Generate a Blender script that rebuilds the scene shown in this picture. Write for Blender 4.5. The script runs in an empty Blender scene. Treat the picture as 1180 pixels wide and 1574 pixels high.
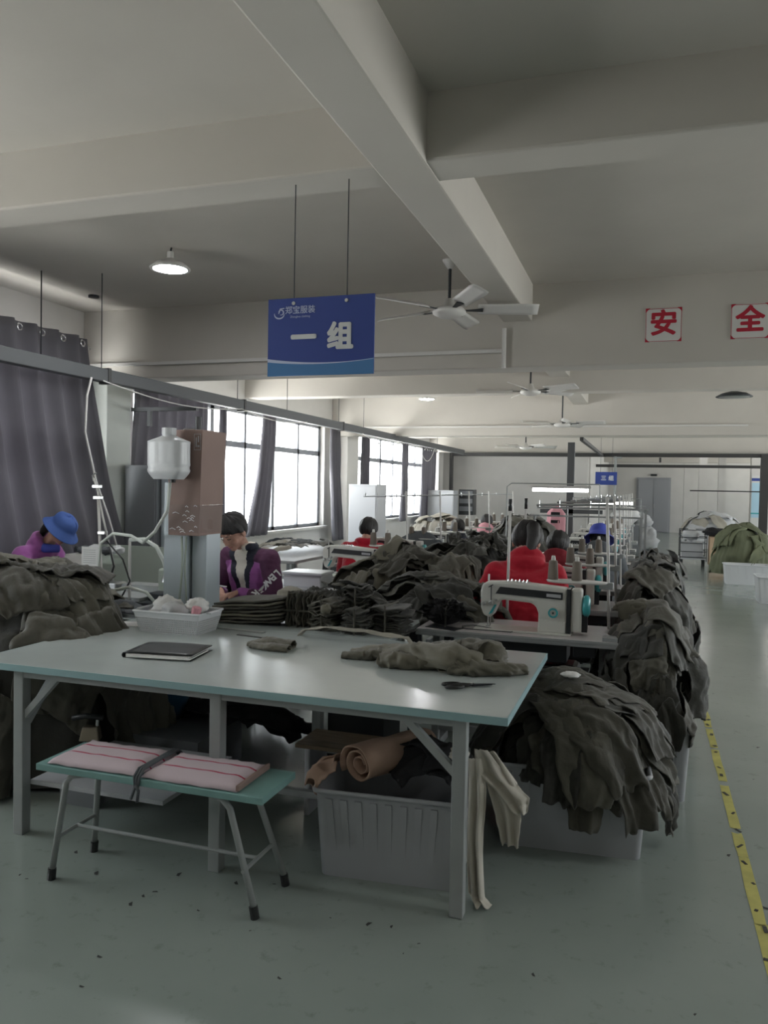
import bpy, bmesh, math, random
from mathutils import Vector, Matrix, noise
from mathutils.bvhtree import BVHTree
random.seed(7)
PI = math.pi
SC = bpy.context.scene
COL = SC.collection

# ---------------------------------------------------------------- camera
FPX = 1220.0
cam = bpy.data.cameras.new('camera')
cam.sensor_fit = 'HORIZONTAL'; cam.sensor_width = 36.0
cam.lens = FPX * 36.0 / 1180.0
cam.clip_start = 0.05; cam.clip_end = 200
camo = bpy.data.objects.new('camera', cam); COL.objects.link(camo)
_yaw, _pit, _rol = math.radians(18.2506), math.radians(-1.8449), math.radians(1.05)
_f = Vector((-math.sin(_yaw)*math.cos(_pit), math.cos(_yaw)*math.cos(_pit), math.sin(_pit)))
_r0 = Vector((math.cos(_yaw), math.sin(_yaw), 0)); _u0 = _r0.cross(_f)
_r = _r0*math.cos(_rol) + _u0*math.sin(_rol); _u = -_r0*math.sin(_rol) + _u0*math.cos(_rol)
camo.matrix_world = Matrix(((_r.x, _u.x, -_f.x, 0), (_r.y, _u.y, -_f.y, 0), (_r.z, _u.z, -_f.z, 1.6), (0, 0, 0, 1)))
SC.camera = camo

# ---------------------------------------------------------------- world, exposure
w = bpy.data.worlds.new('overcast'); SC.world = w; w.use_nodes = True
_bg = w.node_tree.nodes['Background']
_bg.inputs[0].default_value = (0.96, 0.975, 1.0, 1); _bg.inputs[1].default_value = 6.0
_nt = w.node_tree; _tc = _nt.nodes.new('ShaderNodeTexCoord'); _sx = _nt.nodes.new('ShaderNodeSeparateXYZ'); _cr = _nt.nodes.new('ShaderNodeValToRGB')
_cr.color_ramp.elements[0].position = 0.40; _cr.color_ramp.elements[1].position = 0.55
_cr.color_ramp.elements[0].color = (1.0, 0.985, 0.95, 1); _cr.color_ramp.elements[1].color = (0.42, 0.44, 0.46, 1)   # pale sunlit yard below, overcast sky above
_mr = _nt.nodes.new('ShaderNodeMapRange'); _mr.inputs['From Min'].default_value = -1
_nt.links.new(_tc.outputs['Generated'], _sx.inputs[0]); _nt.links.new(_sx.outputs['Z'], _mr.inputs[0]); _nt.links.new(_mr.outputs[0], _cr.inputs[0]); _nt.links.new(_cr.outputs[0], _bg.inputs[0])
_bg.inputs[1].default_value = 13.0
SC.view_settings.view_transform = 'Standard'; SC.view_settings.look = 'None'
SC.view_settings.gamma = 1.0; SC.view_settings.exposure = 0.5
SC.view_settings.use_curve_mapping = False
SC.cycles.max_bounces = 8; SC.cycles.diffuse_bounces = 5; SC.cycles.glossy_bounces = 3
SC.cycles.transparent_max_bounces = 12
SC.cycles.use_denoising = True
SC.cycles.sample_clamp_indirect = 10.0

def portal(loc, sx, sy, rot):
    l = bpy.data.lights.new('window_portal', 'AREA'); l.shape = 'RECTANGLE'; l.size = sx; l.size_y = sy
    l.cycles.is_portal = True
    o = bpy.data.objects.new('window_portal', l); o.location = loc; o.rotation_euler = rot
    COL.objects.link(o)

# ---------------------------------------------------------------- materials
M = {}
def mat(name, col, rough=0.6, metal=0.0, var=0.0, vscale=8.0, bump=0.0, bscale=40.0, rand=0.0, col2=None, sheen=0.0, trans=0.0, spec=0.5, alpha=1.0, stretch=None):
    m = bpy.data.materials.new(name); m.use_nodes = True
    nt = m.node_tree; b = nt.nodes['Principled BSDF']
    b.inputs['Base Color'].default_value = (*col, 1)
    b.inputs['Roughness'].default_value = rough; b.inputs['Metallic'].default_value = metal
    b.inputs['Specular IOR Level'].default_value = spec
    if sheen: b.inputs['Sheen Weight'].default_value = sheen
    if trans: b.inputs['Transmission Weight'].default_value = trans
    if alpha < 1: b.inputs['Alpha'].default_value = alpha
    tc = nt.nodes.new('ShaderNodeTexCoord'); vec = tc.outputs['Object']
    if stretch:
        mp = nt.nodes.new('ShaderNodeMapping'); mp.inputs['Scale'].default_value = stretch
        nt.links.new(vec, mp.inputs[0]); vec = mp.outputs[0]
    out = None
    if var or col2:
        n = nt.nodes.new('ShaderNodeTexNoise'); n.inputs['Scale'].default_value = vscale; n.inputs['Detail'].default_value = 4
        nt.links.new(vec, n.inputs['Vector'])
        cr = nt.nodes.new('ShaderNodeValToRGB')
        cr.color_ramp.elements[0].position = 0.35; cr.color_ramp.elements[1].position = 0.65
        c2 = col2 if col2 else tuple(min(1, c*(1+var)) for c in col)
        c1 = col if col2 else tuple(c*(1-var) for c in col)
        cr.color_ramp.elements[0].color = (*c1, 1); cr.color_ramp.elements[1].color = (*c2, 1)
        nt.links.new(n.outputs['Fac'], cr.inputs[0]); out = cr.outputs[0]
    if rand:
        oi = nt.nodes.new('ShaderNodeObjectInfo')
        mr = nt.nodes.new('ShaderNodeMapRange'); mr.inputs['To Min'].default_value = 1-rand; mr.inputs['To Max'].default_value = 1+rand
        nt.links.new(oi.outputs['Random'], mr.inputs[0])
        mx = nt.nodes.new('ShaderNodeVectorMath'); mx.operation = 'SCALE'
        if out: nt.links.new(out, mx.inputs[0])
        else: mx.inputs[0].default_value = col
        nt.links.new(mr.outputs[0], mx.inputs['Scale']); out = mx.outputs[0]
    if out: nt.links.new(out, b.inputs['Base Color'])
    if bump:
        n = nt.nodes.new('ShaderNodeTexNoise'); n.inputs['Scale'].default_value = bscale; n.inputs['Detail'].default_value = 5
        nt.links.new(vec, n.inputs['Vector'])
        bp = nt.nodes.new('ShaderNodeBump'); bp.inputs['Strength'].default_value = bump; bp.inputs['Distance'].default_value = 0.01
        nt.links.new(n.outputs['Fac'], bp.inputs['Height']); nt.links.new(bp.outputs[0], b.inputs['Normal'])
    M[name] = m
    return m
def emit(name, col, s):
    m = bpy.data.materials.new(name); m.use_nodes = True; nt = m.node_tree
    b = nt.nodes['Principled BSDF']; b.inputs['Base Color'].default_value = (0.8, 0.8, 0.8, 1)
    b.inputs['Emission Color'].default_value = (*col, 1); b.inputs['Emission Strength'].default_value = s
    M[name] = m; return m

mat('plaster', (0.53, 0.505, 0.465), 0.85, var=0.03, vscale=1.5, bump=0.15, bscale=12, spec=0.2)
mat('plaster_white', (0.60, 0.585, 0.56), 0.8, var=0.03, vscale=2, bump=0.1, bscale=15, spec=0.2)
mat('wall_green', (0.50, 0.53, 0.50), 0.7, var=0.04, vscale=2)
mat('pipe_white', (0.62, 0.61, 0.59), 0.5)
mat('alu', (0.42, 0.44, 0.45), 0.4, 0.6)
mat('frame_grey', (0.22, 0.23, 0.25), 0.5)
mat('rail_grey', (0.085, 0.09, 0.095), 0.5, 0.3)
mat('rail_dark', (0.035, 0.035, 0.035), 0.5)
mat('curtain', (0.20, 0.195, 0.215), 0.9, var=0.06, vscale=3, bump=0.05, bscale=200, sheen=0.2, spec=0.2)
_m = M['curtain']; _nt = _m.node_tree; _tr = _nt.nodes.new('ShaderNodeBsdfTranslucent'); _tr.inputs[0].default_value = (0.20, 0.19, 0.215, 1)
_ad = _nt.nodes.new('ShaderNodeMixShader'); _ad.inputs[0].default_value = 0.35
_nt.links.new(_nt.nodes['Principled BSDF'].outputs[0], _ad.inputs[1]); _nt.links.new(_tr.outputs[0], _ad.inputs[2]); _nt.links.new(_ad.outputs[0], _nt.nodes['Material Output'].inputs[0])
mat('grommet', (0.75, 0.75, 0.78), 0.25, 0.9)
mat('steel', (0.55, 0.56, 0.56), 0.3, 0.9)
mat('leg_grey', (0.33, 0.35, 0.345), 0.5, 0.1, var=0.05, vscale=6)
mat('table_top', (0.47, 0.52, 0.51), 0.20, var=0.04, vscale=2.5, bump=0.02, bscale=30)
mat('table_edge', (0.30, 0.46, 0.48), 0.4)
mat('bench_top', (0.20, 0.36, 0.34), 0.45, var=0.06, vscale=8)
mat('machine_top', (0.56, 0.53, 0.53), 0.25)
mat('machine_white', (0.60, 0.60, 0.56), 0.3)
mat('machine_black', (0.02, 0.022, 0.025), 0.35)
mat('teal', (0.05, 0.35, 0.38), 0.3)
mat('green_badge', (0.05, 0.25, 0.17), 0.4)
mat('red_badge', (0.5, 0.03, 0.05), 0.4)
mat('black_plastic', (0.015, 0.016, 0.017), 0.4)
mat('dark_metal', (0.04, 0.045, 0.05), 0.45, 0.4)
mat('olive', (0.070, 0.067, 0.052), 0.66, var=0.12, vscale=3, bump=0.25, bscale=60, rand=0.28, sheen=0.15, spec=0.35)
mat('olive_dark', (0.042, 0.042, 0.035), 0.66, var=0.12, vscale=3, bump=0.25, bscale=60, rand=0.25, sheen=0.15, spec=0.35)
mat('olive_pale', (0.125, 0.118, 0.088), 0.6, var=0.08, vscale=3, bump=0.2, bscale=60, rand=0.2, sheen=0.15, spec=0.4)  # paler olive cloth
mat('olive_green', (0.13, 0.145, 0.085), 0.85, var=0.1, vscale=3, bump=0.2, bscale=60, rand=0.2)
mat('khaki_pale', (0.36, 0.34, 0.29), 0.85, var=0.08, vscale=3, bump=0.2, bscale=60, rand=0.2)
mat('white_cloth', (0.58, 0.59, 0.60), 0.85, var=0.06, vscale=3, bump=0.2, bscale=60, rand=0.12)
mat('black_cloth', (0.015, 0.015, 0.017), 0.9, bump=0.2, bscale=60)
mat('grey_cloth', (0.10, 0.11, 0.12), 0.9, bump=0.2, bscale=60)
mat('tan_cloth', (0.40, 0.27, 0.20), 0.75, var=0.08, vscale=3, bump=0.2, bscale=50)
mat('cream_cloth', (0.55, 0.52, 0.45), 0.85, var=0.06, vscale=3, bump=0.2, bscale=50, rand=0.08)
mat('red_cloth', (0.44, 0.010, 0.028), 0.8, bump=0.3, bscale=25, sheen=0.3, spec=0.2)
mat('dark_red', (0.22, 0.01, 0.02), 0.8)
mat('pink_cloth', (0.62, 0.30, 0.34), 0.8)
mat('purple', (0.36, 0.115, 0.36), 0.8, bump=0.25, bscale=25, sheen=0.3, spec=0.2)
mat('purple_dark', (0.105, 0.035, 0.085), 0.85, bump=0.2, bscale=25)
mat('navy', (0.025, 0.028, 0.045), 0.85, bump=0.2, bscale=30)
mat('blue_cap', (0.055, 0.12, 0.38), 0.75, bump=0.2, bscale=40)
mat('blue_scarf', (0.07, 0.10, 0.50), 0.8)
mat('shirt_cream', (0.80, 0.76, 0.68), 0.8)
mat('skin', (0.52, 0.30, 0.23), 0.55, var=0.05, vscale=20, spec=0.3)
mat('lip', (0.42, 0.16, 0.14), 0.5)
mat('hair', (0.012, 0.010, 0.010), 0.45, bump=0.6, bscale=60, stretch=(6, 6, 1))
mat('trouser', (0.03, 0.03, 0.035), 0.9)
mat('letter_white', (0.8, 0.8, 0.82), 0.6)
mat('sign_blue', (0.030, 0.060, 0.27), 0.4)
mat('sign_light', (0.06, 0.19, 0.42), 0.4)
mat('sign_pale', (0.50, 0.56, 0.75), 0.4)
mat('sign_text', (0.62, 0.64, 0.66), 0.5)
mat('placard', (0.62, 0.62, 0.60), 0.5)
mat('placard_red', (0.42, 0.012, 0.035), 0.5)
mat('cardboard', (0.27, 0.185, 0.16), 0.7, var=0.06, vscale=3)
mat('cardboard_tan', (0.50, 0.36, 0.24), 0.8, var=0.05)
mat('cabinet', (0.46, 0.47, 0.49), 0.45)
mat('cabinet_grey', (0.20, 0.21, 0.225), 0.5)
mat('column_blue', (0.47, 0.53, 0.57), 0.4, 0.1)
mat('door_grey', (0.33, 0.34, 0.36), 0.5)
mat('paper', (0.75, 0.75, 0.74), 0.8)
mat('plastic_white', (0.62, 0.64, 0.66), 0.35)
mat('tub', (0.38, 0.395, 0.415), 0.35, var=0.04, vscale=3)
mat('basin_blue', (0.03, 0.09, 0.15), 0.35)
mat('wood', (0.22, 0.16, 0.10), 0.6, var=0.2, vscale=6, stretch=(1, 8, 1))
mat('brass', (0.30, 0.26, 0.20), 0.35, 0.8)
mat('spool', (0.17, 0.145, 0.12), 0.7)
mat('hose', (0.62, 0.66, 0.62), 0.35)
mat('tape_yellow', (0.50, 0.47, 0.13), 0.6, var=0.1, vscale=12)
mat('tape_black', (0.03, 0.03, 0.025), 0.6)
mat('scrap', (0.03, 0.03, 0.03), 0.8)
mat('board_green', (0.42, 0.48, 0.42), 0.6)
mat('poster_blue', (0.40, 0.60, 0.72), 0.5)
mat('purple_plastic', (0.16, 0.14, 0.34), 0.5)
emit('lamp_on', (0.97, 0.98, 1.0), 90.0)
emit('tube_on', (1.0, 1.0, 1.0), 11.0)

def glassy(name, tint, refl):
    m = bpy.data.materials.new(name); m.use_nodes = True; nt = m.node_tree
    for n in list(nt.nodes): nt.nodes.remove(n)
    o = nt.nodes.new('ShaderNodeOutputMaterial'); t = nt.nodes.new('ShaderNodeBsdfTransparent'); g = nt.nodes.new('ShaderNodeBsdfGlossy')
    t.inputs[0].default_value = (*tint, 1); g.inputs['Roughness'].default_value = 0.02
    mx = nt.nodes.new('ShaderNodeMixShader'); mx.inputs[0].default_value = refl
    nt.links.new(t.outputs[0], mx.inputs[1]); nt.links.new(g.outputs[0], mx.inputs[2]); nt.links.new(mx.outputs[0], o.inputs[0]); M[name] = m
glassy('glass', (0.95, 0.97, 0.97), 0.05)
glassy('film', (0.93, 0.94, 0.95), 0.07)

# floor: worn grey-green epoxy, glossy with scuffs and stains
def floor_mat():
    m = bpy.data.materials.new('epoxy_floor'); m.use_nodes = True; nt = m.node_tree; b = nt.nodes['Principled BSDF']
    tc = nt.nodes.new('ShaderNodeTexCoord')
    n1 = nt.nodes.new('ShaderNodeTexNoise'); n1.inputs['Scale'].default_value = 0.9; n1.inputs['Detail'].default_value = 5
    n2 = nt.nodes.new('ShaderNodeTexNoise'); n2.inputs['Scale'].default_value = 14; n2.inputs['Detail'].default_value = 6; n2.inputs['Roughness'].default_value = 0.7
    r1 = nt.nodes.new('ShaderNodeValToRGB'); r1.color_ramp.elements[0].position = 0.3; r1.color_ramp.elements[1].position = 0.7
    r1.color_ramp.elements[0].color = (0.245, 0.285, 0.262, 1); r1.color_ramp.elements[1].color = (0.305, 0.345, 0.32, 1)
    r2 = nt.nodes.new('ShaderNodeValToRGB'); r2.color_ramp.elements[0].position = 0.27; r2.color_ramp.elements[1].position = 0.42
    r2.color_ramp.elements[0].color = (0.35, 0.35, 0.33, 1); r2.color_ramp.elements[1].color = (1, 1, 1, 1)
    mx = nt.nodes.new('ShaderNodeMixRGB'); mx.blend_type = 'MULTIPLY'; mx.inputs[0].default_value = 0.4
    nt.links.new(tc.outputs['Object'], n1.inputs['Vector']); nt.links.new(tc.outputs['Object'], n2.inputs['Vector'])
    nt.links.new(n1.outputs['Fac'], r1.inputs[0]); nt.links.new(n2.outputs['Fac'], r2.inputs[0])
    nt.links.new(r1.outputs[0], mx.inputs[1]); nt.links.new(r2.outputs[0], mx.inputs[2]); nt.links.new(mx.outputs[0], b.inputs['Base Color'])
    n3 = nt.nodes.new('ShaderNodeTexNoise'); n3.inputs['Scale'].default_value = 2.2; n3.inputs['Detail'].default_value = 6
    mr = nt.nodes.new('ShaderNodeMapRange'); mr.inputs['From Min'].default_value = 0.15; mr.inputs['From Max'].default_value = 0.85
    mr.inputs['To Min'].default_value = 0.13; mr.inputs['To Max'].default_value = 0.21
    nt.links.new(tc.outputs['Object'], n3.inputs['Vector']); nt.links.new(n3.outputs['Fac'], mr.inputs[0]); nt.links.new(mr.outputs[0], b.inputs['Roughness'])
    M['floor'] = m
floor_mat()

# ---------------------------------------------------------------- mesh helpers
def rotz(p, a):
    c, s = math.cos(a), math.sin(a); return (p[0]*c-p[1]*s, p[0]*s+p[1]*c, p[2])
class MB:
    def __init__(s): s.v = []; s.f = []; s.mi = []; s.cm = 0
    def add(s, vs, fs):
        o = len(s.v); s.v += [tuple(v) for v in vs]; s.f += [tuple(i+o for i in f) for f in fs]; s.mi += [s.cm]*len(fs); return s
    def mat(s, i): s.cm = i; return s
    def box(s, x0, x1, y0, y1, z0, z1):
        return s.add([(x0,y0,z0),(x1,y0,z0),(x1,y1,z0),(x0,y1,z0),(x0,y0,z1),(x1,y0,z1),(x1,y1,z1),(x0,y1,z1)],
            [(3,2,1,0),(4,5,6,7),(0,1,5,4),(1,2,6,5),(2,3,7,6),(3,0,4,7)])
    def cbox(s, c, d, rz=0):
        x, y, z = d[0]/2, d[1]/2, d[2]/2
        vs = [(-x,-y,-z),(x,-y,-z),(x,y,-z),(-x,y,-z),(-x,-y,z),(x,-y,z),(x,y,z),(-x,y,z)]
        vs = [tuple(a+b for a, b in zip(rotz(v, rz), c)) for v in vs]
        return s.add(vs, [(3,2,1,0),(4,5,6,7),(0,1,5,4),(1,2,6,5),(2,3,7,6),(3,0,4,7)])
    def taper(s, x0, x1, y0, y1, z0, X0, X1, Y0, Y1, z1):
        return s.add([(x0,y0,z0),(x1,y0,z0),(x1,y1,z0),(x0,y1,z0),(X0,Y0,z1),(X1,Y0,z1),(X1,Y1,z1),(X0,Y1,z1)],
            [(3,2,1,0),(4,5,6,7),(0,1,5,4),(1,2,6,5),(2,3,7,6),(3,0,4,7)])
    def tube(s, pts, r, n=8, cap=True, flat=1.0):
        P = [Vector(p) for p in pts]; R = r if isinstance(r, (list, tuple)) else [r]*len(P)
        T = []
        for i in range(len(P)):
            a = P[max(0, i-1)]; b = P[min(len(P)-1, i+1)]; T.append((b-a).normalized())
        up = Vector((0, 0, 1)) if abs(T[0].z) < 0.9 else Vector((1, 0, 0))
        N = T[0].cross(up).normalized(); vs = []
        for i, p in enumerate(P):
            N = (N - T[i]*N.dot(T[i])).normalized(); B = T[i].cross(N)
            for k in range(n):
                a = 2*PI*k/n; vs.append(p + N*math.cos(a)*R[i] + B*math.sin(a)*R[i]*flat)
        fs = [(i*n+k, i*n+(k+1) % n, (i+1)*n+(k+1) % n, (i+1)*n+k) for i in range(len(P)-1) for k in range(n)]
        if cap: fs += [tuple(reversed(range(n))), tuple(range((len(P)-1)*n, len(P)*n))]
        return s.add(vs, fs)
    def bar(s, a, b, w, h=None):
        a, b = Vector(a), Vector(b); h = h or w; t = (b-a).normalized()
        up = Vector((0, 0, 1)) if abs(t.z) < 0.95 else Vector((0, 1, 0))
        n = t.cross(up).normalized()*w/2; m = n.normalized().cross(t).normalized()*h/2
        vs = [a-n-m, a+n-m, a+n+m, a-n+m, b-n-m, b+n-m, b+n+m, b-n+m]
        return s.add(vs, [(3,2,1,0),(4,5,6,7),(0,1,5,4),(1,2,6,5),(2,3,7,6),(3,0,4,7)])
    def lathe(s, prof, c=(0,0,0), n=20, sx=1.0, sy=1.0):
        vs = [(c[0]+r*math.cos(2*PI*k/n)*sx, c[1]+r*math.sin(2*PI*k/n)*sy, c[2]+z) for r, z in prof for k in range(n)]
        fs = [(i*n+k, i*n+(k+1) % n, (i+1)*n+(k+1) % n, (i+1)*n+k) for i in range(len(prof)-1) for k in range(n)]
        if prof[0][0] > 1e-4: fs.append(tuple(reversed(range(n))))
        if prof[-1][0] > 1e-4: fs.append(tuple(range((len(prof)-1)*n, len(prof)*n)))
        return s.add(vs, fs)
    def prism(s, poly, y0, y1):   # poly in x,z extruded along y
        n = len(poly); vs = [(x, y0, z) for x, z in poly]+[(x, y1, z) for x, z in poly]
        fs = [tuple(range(n)), tuple(reversed(range(n, 2*n)))]+[(i, i+n, (i+1) % n+n, (i+1) % n) for i in range(n)]
        return s.add(vs, fs)
    def grid(s, fn, nu, nv):
        vs = [fn(i/nu, j/nv) for j in range(nv+1) for i in range(nu+1)]
        fs = [(j*(nu+1)+i, j*(nu+1)+i+1, (j+1)*(nu+1)+i+1, (j+1)*(nu+1)+i) for j in range(nv) for i in range(nu)]
        return s.add(vs, fs)
    def sphere(s, c, r, n=12, m=8):
        rx, ry, rz_ = r if isinstance(r, (tuple, list)) else (r, r, r)
        vs = [(c[0]+rx*math.sin(PI*j/m)*math.cos(2*PI*k/n), c[1]+ry*math.sin(PI*j/m)*math.sin(2*PI*k/n), c[2]-rz_*math.cos(PI*j/m)) for j in range(m+1) for k in range(n)]
        fs = [(j*n+k, j*n+(k+1) % n, (j+1)*n+(k+1) % n, (j+1)*n+k) for j in range(m) for k in range(n)]
        return s.add(vs, fs)
    def xf(s, fn): s.v = [tuple(fn(v)) for v in s.v]; return s
    def mesh(s, name, mats, smooth=False):
        me = bpy.data.meshes.new(name); me.from_pydata(s.v, [], s.f)
        for m in (mats if isinstance(mats, (list, tuple)) else [mats]): me.materials.append(M[m])
        me.polygons.foreach_set('material_index', s.mi)
        bm = bmesh.new(); bm.from_mesh(me); bmesh.ops.remove_doubles(bm, verts=bm.verts, dist=1e-5)
        bmesh.ops.recalc_face_normals(bm, faces=bm.faces); bm.to_mesh(me); bm.free()
        if smooth: me.shade_smooth()
        me.update(); return me
    def obj(s, name, mats, parent=None, smooth=False, bevel=0, solid=0, sub=0, autos=False):
        o = bpy.data.objects.new(name, s.mesh(name, mats, smooth or autos)); COL.objects.link(o)
        if parent: o.parent = parent
        if solid: m = o.modifiers.new('s', 'SOLIDIFY'); m.thickness = solid; m.offset = 0
        if sub: m = o.modifiers.new('u', 'SUBSURF'); m.levels = m.render_levels = sub
        if bevel: m = o.modifiers.new('b', 'BEVEL'); m.width = bevel; m.segments = 2; m.limit_method = 'ANGLE'
        if autos:
            m = o.modifiers.new('e', 'EDGE_SPLIT'); m.split_angle = math.radians(35)
        return o
def tag(o, label, cat, group=None, kind=None):
    o['label'] = label; o['category'] = cat
    if group: o['group'] = group
    if kind: o['kind'] = kind
    return o
def thing(name, label, cat, loc=(0, 0, 0), rz=0, group=None):
    o = bpy.data.objects.new(name, None); COL.objects.link(o); o.location = loc; o.rotation_euler = (0, 0, rz)
    o.empty_display_size = 0.05
    return tag(o, label, cat, group)
def struct(o): o['kind'] = 'structure'; return o
def copy_tree(o, parent=None):
    c = o.copy(); COL.objects.link(c); c.parent = parent
    for ch in [x for x in o.children]: copy_tree(ch, c)
    return c
def clone(o, loc, rz=None, label=None, group=None):
    c = copy_tree(o); c.location = loc
    if rz is not None: c.rotation_euler = (0, 0, rz)
    if label: c['label'] = label
    if group: c['group'] = group
    return c
def nz(x, y, z=0.0): return noise.noise(Vector((x, y, z)))
def text(name, body, size, m, parent, loc, rot=(PI/2, 0, 0), off=0.0, ext=0.0008, align='CENTER', sx=1.0):
    c = bpy.data.curves.new(name, 'FONT'); c.body = body; c.size = size
    c.align_x = align; c.align_y = 'CENTER'
    q = bpy.data.objects.new(name, c); COL.objects.link(q); bpy.context.view_layer.update()
    me = bpy.data.meshes.new_from_object(q.evaluated_get(bpy.context.evaluated_depsgraph_get())); bpy.data.objects.remove(q)
    if off:      # heavier strokes: the same outline laid again a little to each side
        V = [v.co.copy() for v in me.vertices]; F = [tuple(p.vertices) for p in me.polygons]; vs, fs = [], []
        for k in range(9):
            d = Vector((math.cos(k*PI/4)*off, math.sin(k*PI/4)*off, 0.00008*k)) if k < 8 else Vector((0, 0, 0.0008)); n0 = len(vs)
            vs += [tuple(v+d) for v in V]; fs += [tuple(i+n0 for i in f) for f in F]
        me = bpy.data.meshes.new(name); me.from_pydata(vs, [], fs)
    me.materials.clear(); me.materials.append(M[m])
    o = bpy.data.objects.new(name, me); COL.objects.link(o); o.parent = parent
    o.location = loc; o.rotation_euler = rot; o.scale = (sx, 1, 1); return o

# ================================================================ room shell
WX = -5.6; EX = 7.5; Y0 = -4.0; YF = 33.0; CZ = 3.35
struct(MB().box(WX-0.3, EX+0.3, Y0-0.3, YF+0.3, -0.12, 0).obj('floor', 'floor'))
struct(MB().box(WX-0.3, EX+0.3, Y0-0.3, YF+0.3, CZ, CZ+0.15).obj('ceiling', 'plaster'))
# window openings (y0,y1) along both long walls
OPEN = [(1.2, 6.45), (7.75, 13.45), (15.05, 20.7)]
ZS, ZT = 0.87, 2.68
def side_wall(x0, x1, opens, name):
    b = MB(); ys = [Y0-0.3]
    for a, c in opens: ys += [a, c]
    ys.append(YF+0.3); ys.sort()
    b.box(x0, x1, Y0-0.3, YF+0.3, 0, ZS); b.box(x0, x1, Y0-0.3, YF+0.3, ZT, CZ)
    for i in range(0, len(ys), 2): b.box(x0, x1, ys[i], ys[i+1], ZS, ZT)
    return struct(b.obj(name, 'plaster_white'))
side_wall(WX-0.25, WX, OPEN+[(22.6, 31.5)], 'wall_left')
OPENR = [(4.2, 9.6), (11.2, 16.6), (18.2, 23.6), (25.4, 31.6)]  # out-of-view windows, added to bring light in from the right
side_wall(EX, EX+0.25, OPENR, 'wall_right')
b = MB(); b.box(WX, EX, Y0-0.25, Y0, 0, 0.9); b.box(WX, EX, Y0-0.25, Y0, 2.7, CZ)
b.box(WX, EX, Y0-0.25, Y0, 0.9, 2.7)
struct(b.obj('wall_back', 'plaster_white'))
struct(MB().box(-1.55, EX, YF, YF+0.25, 0, CZ).obj('wall_far', 'plaster_white'))
struct(MB().box(WX, -1.5, 22.0, 22.2, 0, CZ).obj('wall_partition', 'plaster_white'))
struct(MB().box(-1.65, -1.45, 22.2, YF, 0, CZ).obj('wall_passage', 'plaster_white'))
# piers projecting between the window bays
for i, (a, c) in enumerate([(6.95, 7.35), (13.95, 14.55), (20.85, 21.35)]):
    struct(MB().box(WX-0.02, WX+0.26, a, c, 0, CZ).obj('pillar_%d' % (i+1), 'wall_green' if i == 0 else 'plaster_white', bevel=0.01))
# transverse beams and the long beam
BE = [(-0.2, 0.1, 2.65), (3.45, 3.70, 3.05), (6.9, 7.22, 2.65), (10.4, 10.66, 2.85), (13.8, 14.12, 2.52), (17.3, 17.56, 2.72), (20.8, 21.1, 2.55), (25, 25.3, 2.7), (29, 29.3, 2.6)]
for i, (a, c, z) in enumerate(BE):
    struct(MB().box(WX, EX, a, c, z, CZ+0.02).obj('beam_transverse_%d' % (i+1), 'plaster', bevel=0.012))
struct(MB().box(-1.22, -0.97, Y0, YF, 3.042, CZ+0.02).obj('beam_long', 'plaster', bevel=0.012))
struct(MB().box(3.3, 3.55, Y0, YF, 3.042, CZ+0.02).obj('beam_long_right', 'plaster', bevel=0.012))
# surface pipe on the second beam, with its drop
b = MB(); b.box(WX+0.02, -1.22, 6.855, 6.9, 2.775, 2.805); b.tube([(-1.2, 6.86, 2.98), (-1.2, 6.86, 2.64)], 0.018)
b.obj('conduit_pipe', 'pipe_white'); tag(bpy.data.objects['conduit_pipe'], 'thin white conduit running along the beam behind the blue sign', 'pipe', 'conduits on the beams')
b = MB(); b.box(WX+0.3, 1.5, 13.755, 13.8, 2.66, 2.69)
tag(b.obj('conduit_pipe', 'pipe_white'), 'thin white conduit on the beam beyond the second ceiling fan', 'pipe', 'conduits on the beams')

# windows: one structure per bay, frame and panes below it
def window(n, x, a, c, z0, z1, cols, side):
    f = MB(); fr = 0.05
    f.box(x-0.03, x+0.03, a, c, z0, z0+fr); f.box(x-0.03, x+0.03, a, c, z1-fr, z1)
    zt = 2.13 if z1 > 2.3 else z1
    f.box(x-0.03, x+0.03, a, c, zt, zt+0.085)
    ys = [a+(c-a)*i/cols for i in range(cols+1)]
    for i, y in enumerate(ys):
        wd = 0.045 if i % 2 == 0 else 0.028
        y = min(max(y, a+wd), c-wd); f.box(x-0.03, x+0.03, y-wd, y+wd, z0, z1)
    o = struct(f.obj('window_%d' % n, 'frame_grey'))
    g = MB().add([(x, a, z0), (x, c, z0), (x, c, z1), (x, a, z1)], [(0, 1, 2, 3)]); g.obj('pane', 'glass', o)
    s = MB().box(x-0.05*side, x+0.2*side, a-0.03, c+0.03, z0-0.04, z0) if side > 0 else MB().box(x-0.2, x+0.05, a-0.03, c+0.03, z0-0.04, z0)
    s.obj('window_sill', 'plaster_white', o)
    portal((x-0.12*side, (a+c)/2, (z0+z1)/2), z1-z0, c-a, (0, -PI/2*side, 0))
    return o
WN = 1
for a, c in OPEN: window(WN, WX-0.12, a, c, ZS, ZT, 6, 1); WN += 1
window(WN, WX-0.12, 22.6, 31.5, ZS, ZT, 8, 1); WN += 1
for a, c in OPENR: window(WN, EX+0.12, a, c, ZS, ZT, 6, -1); WN += 1

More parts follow.
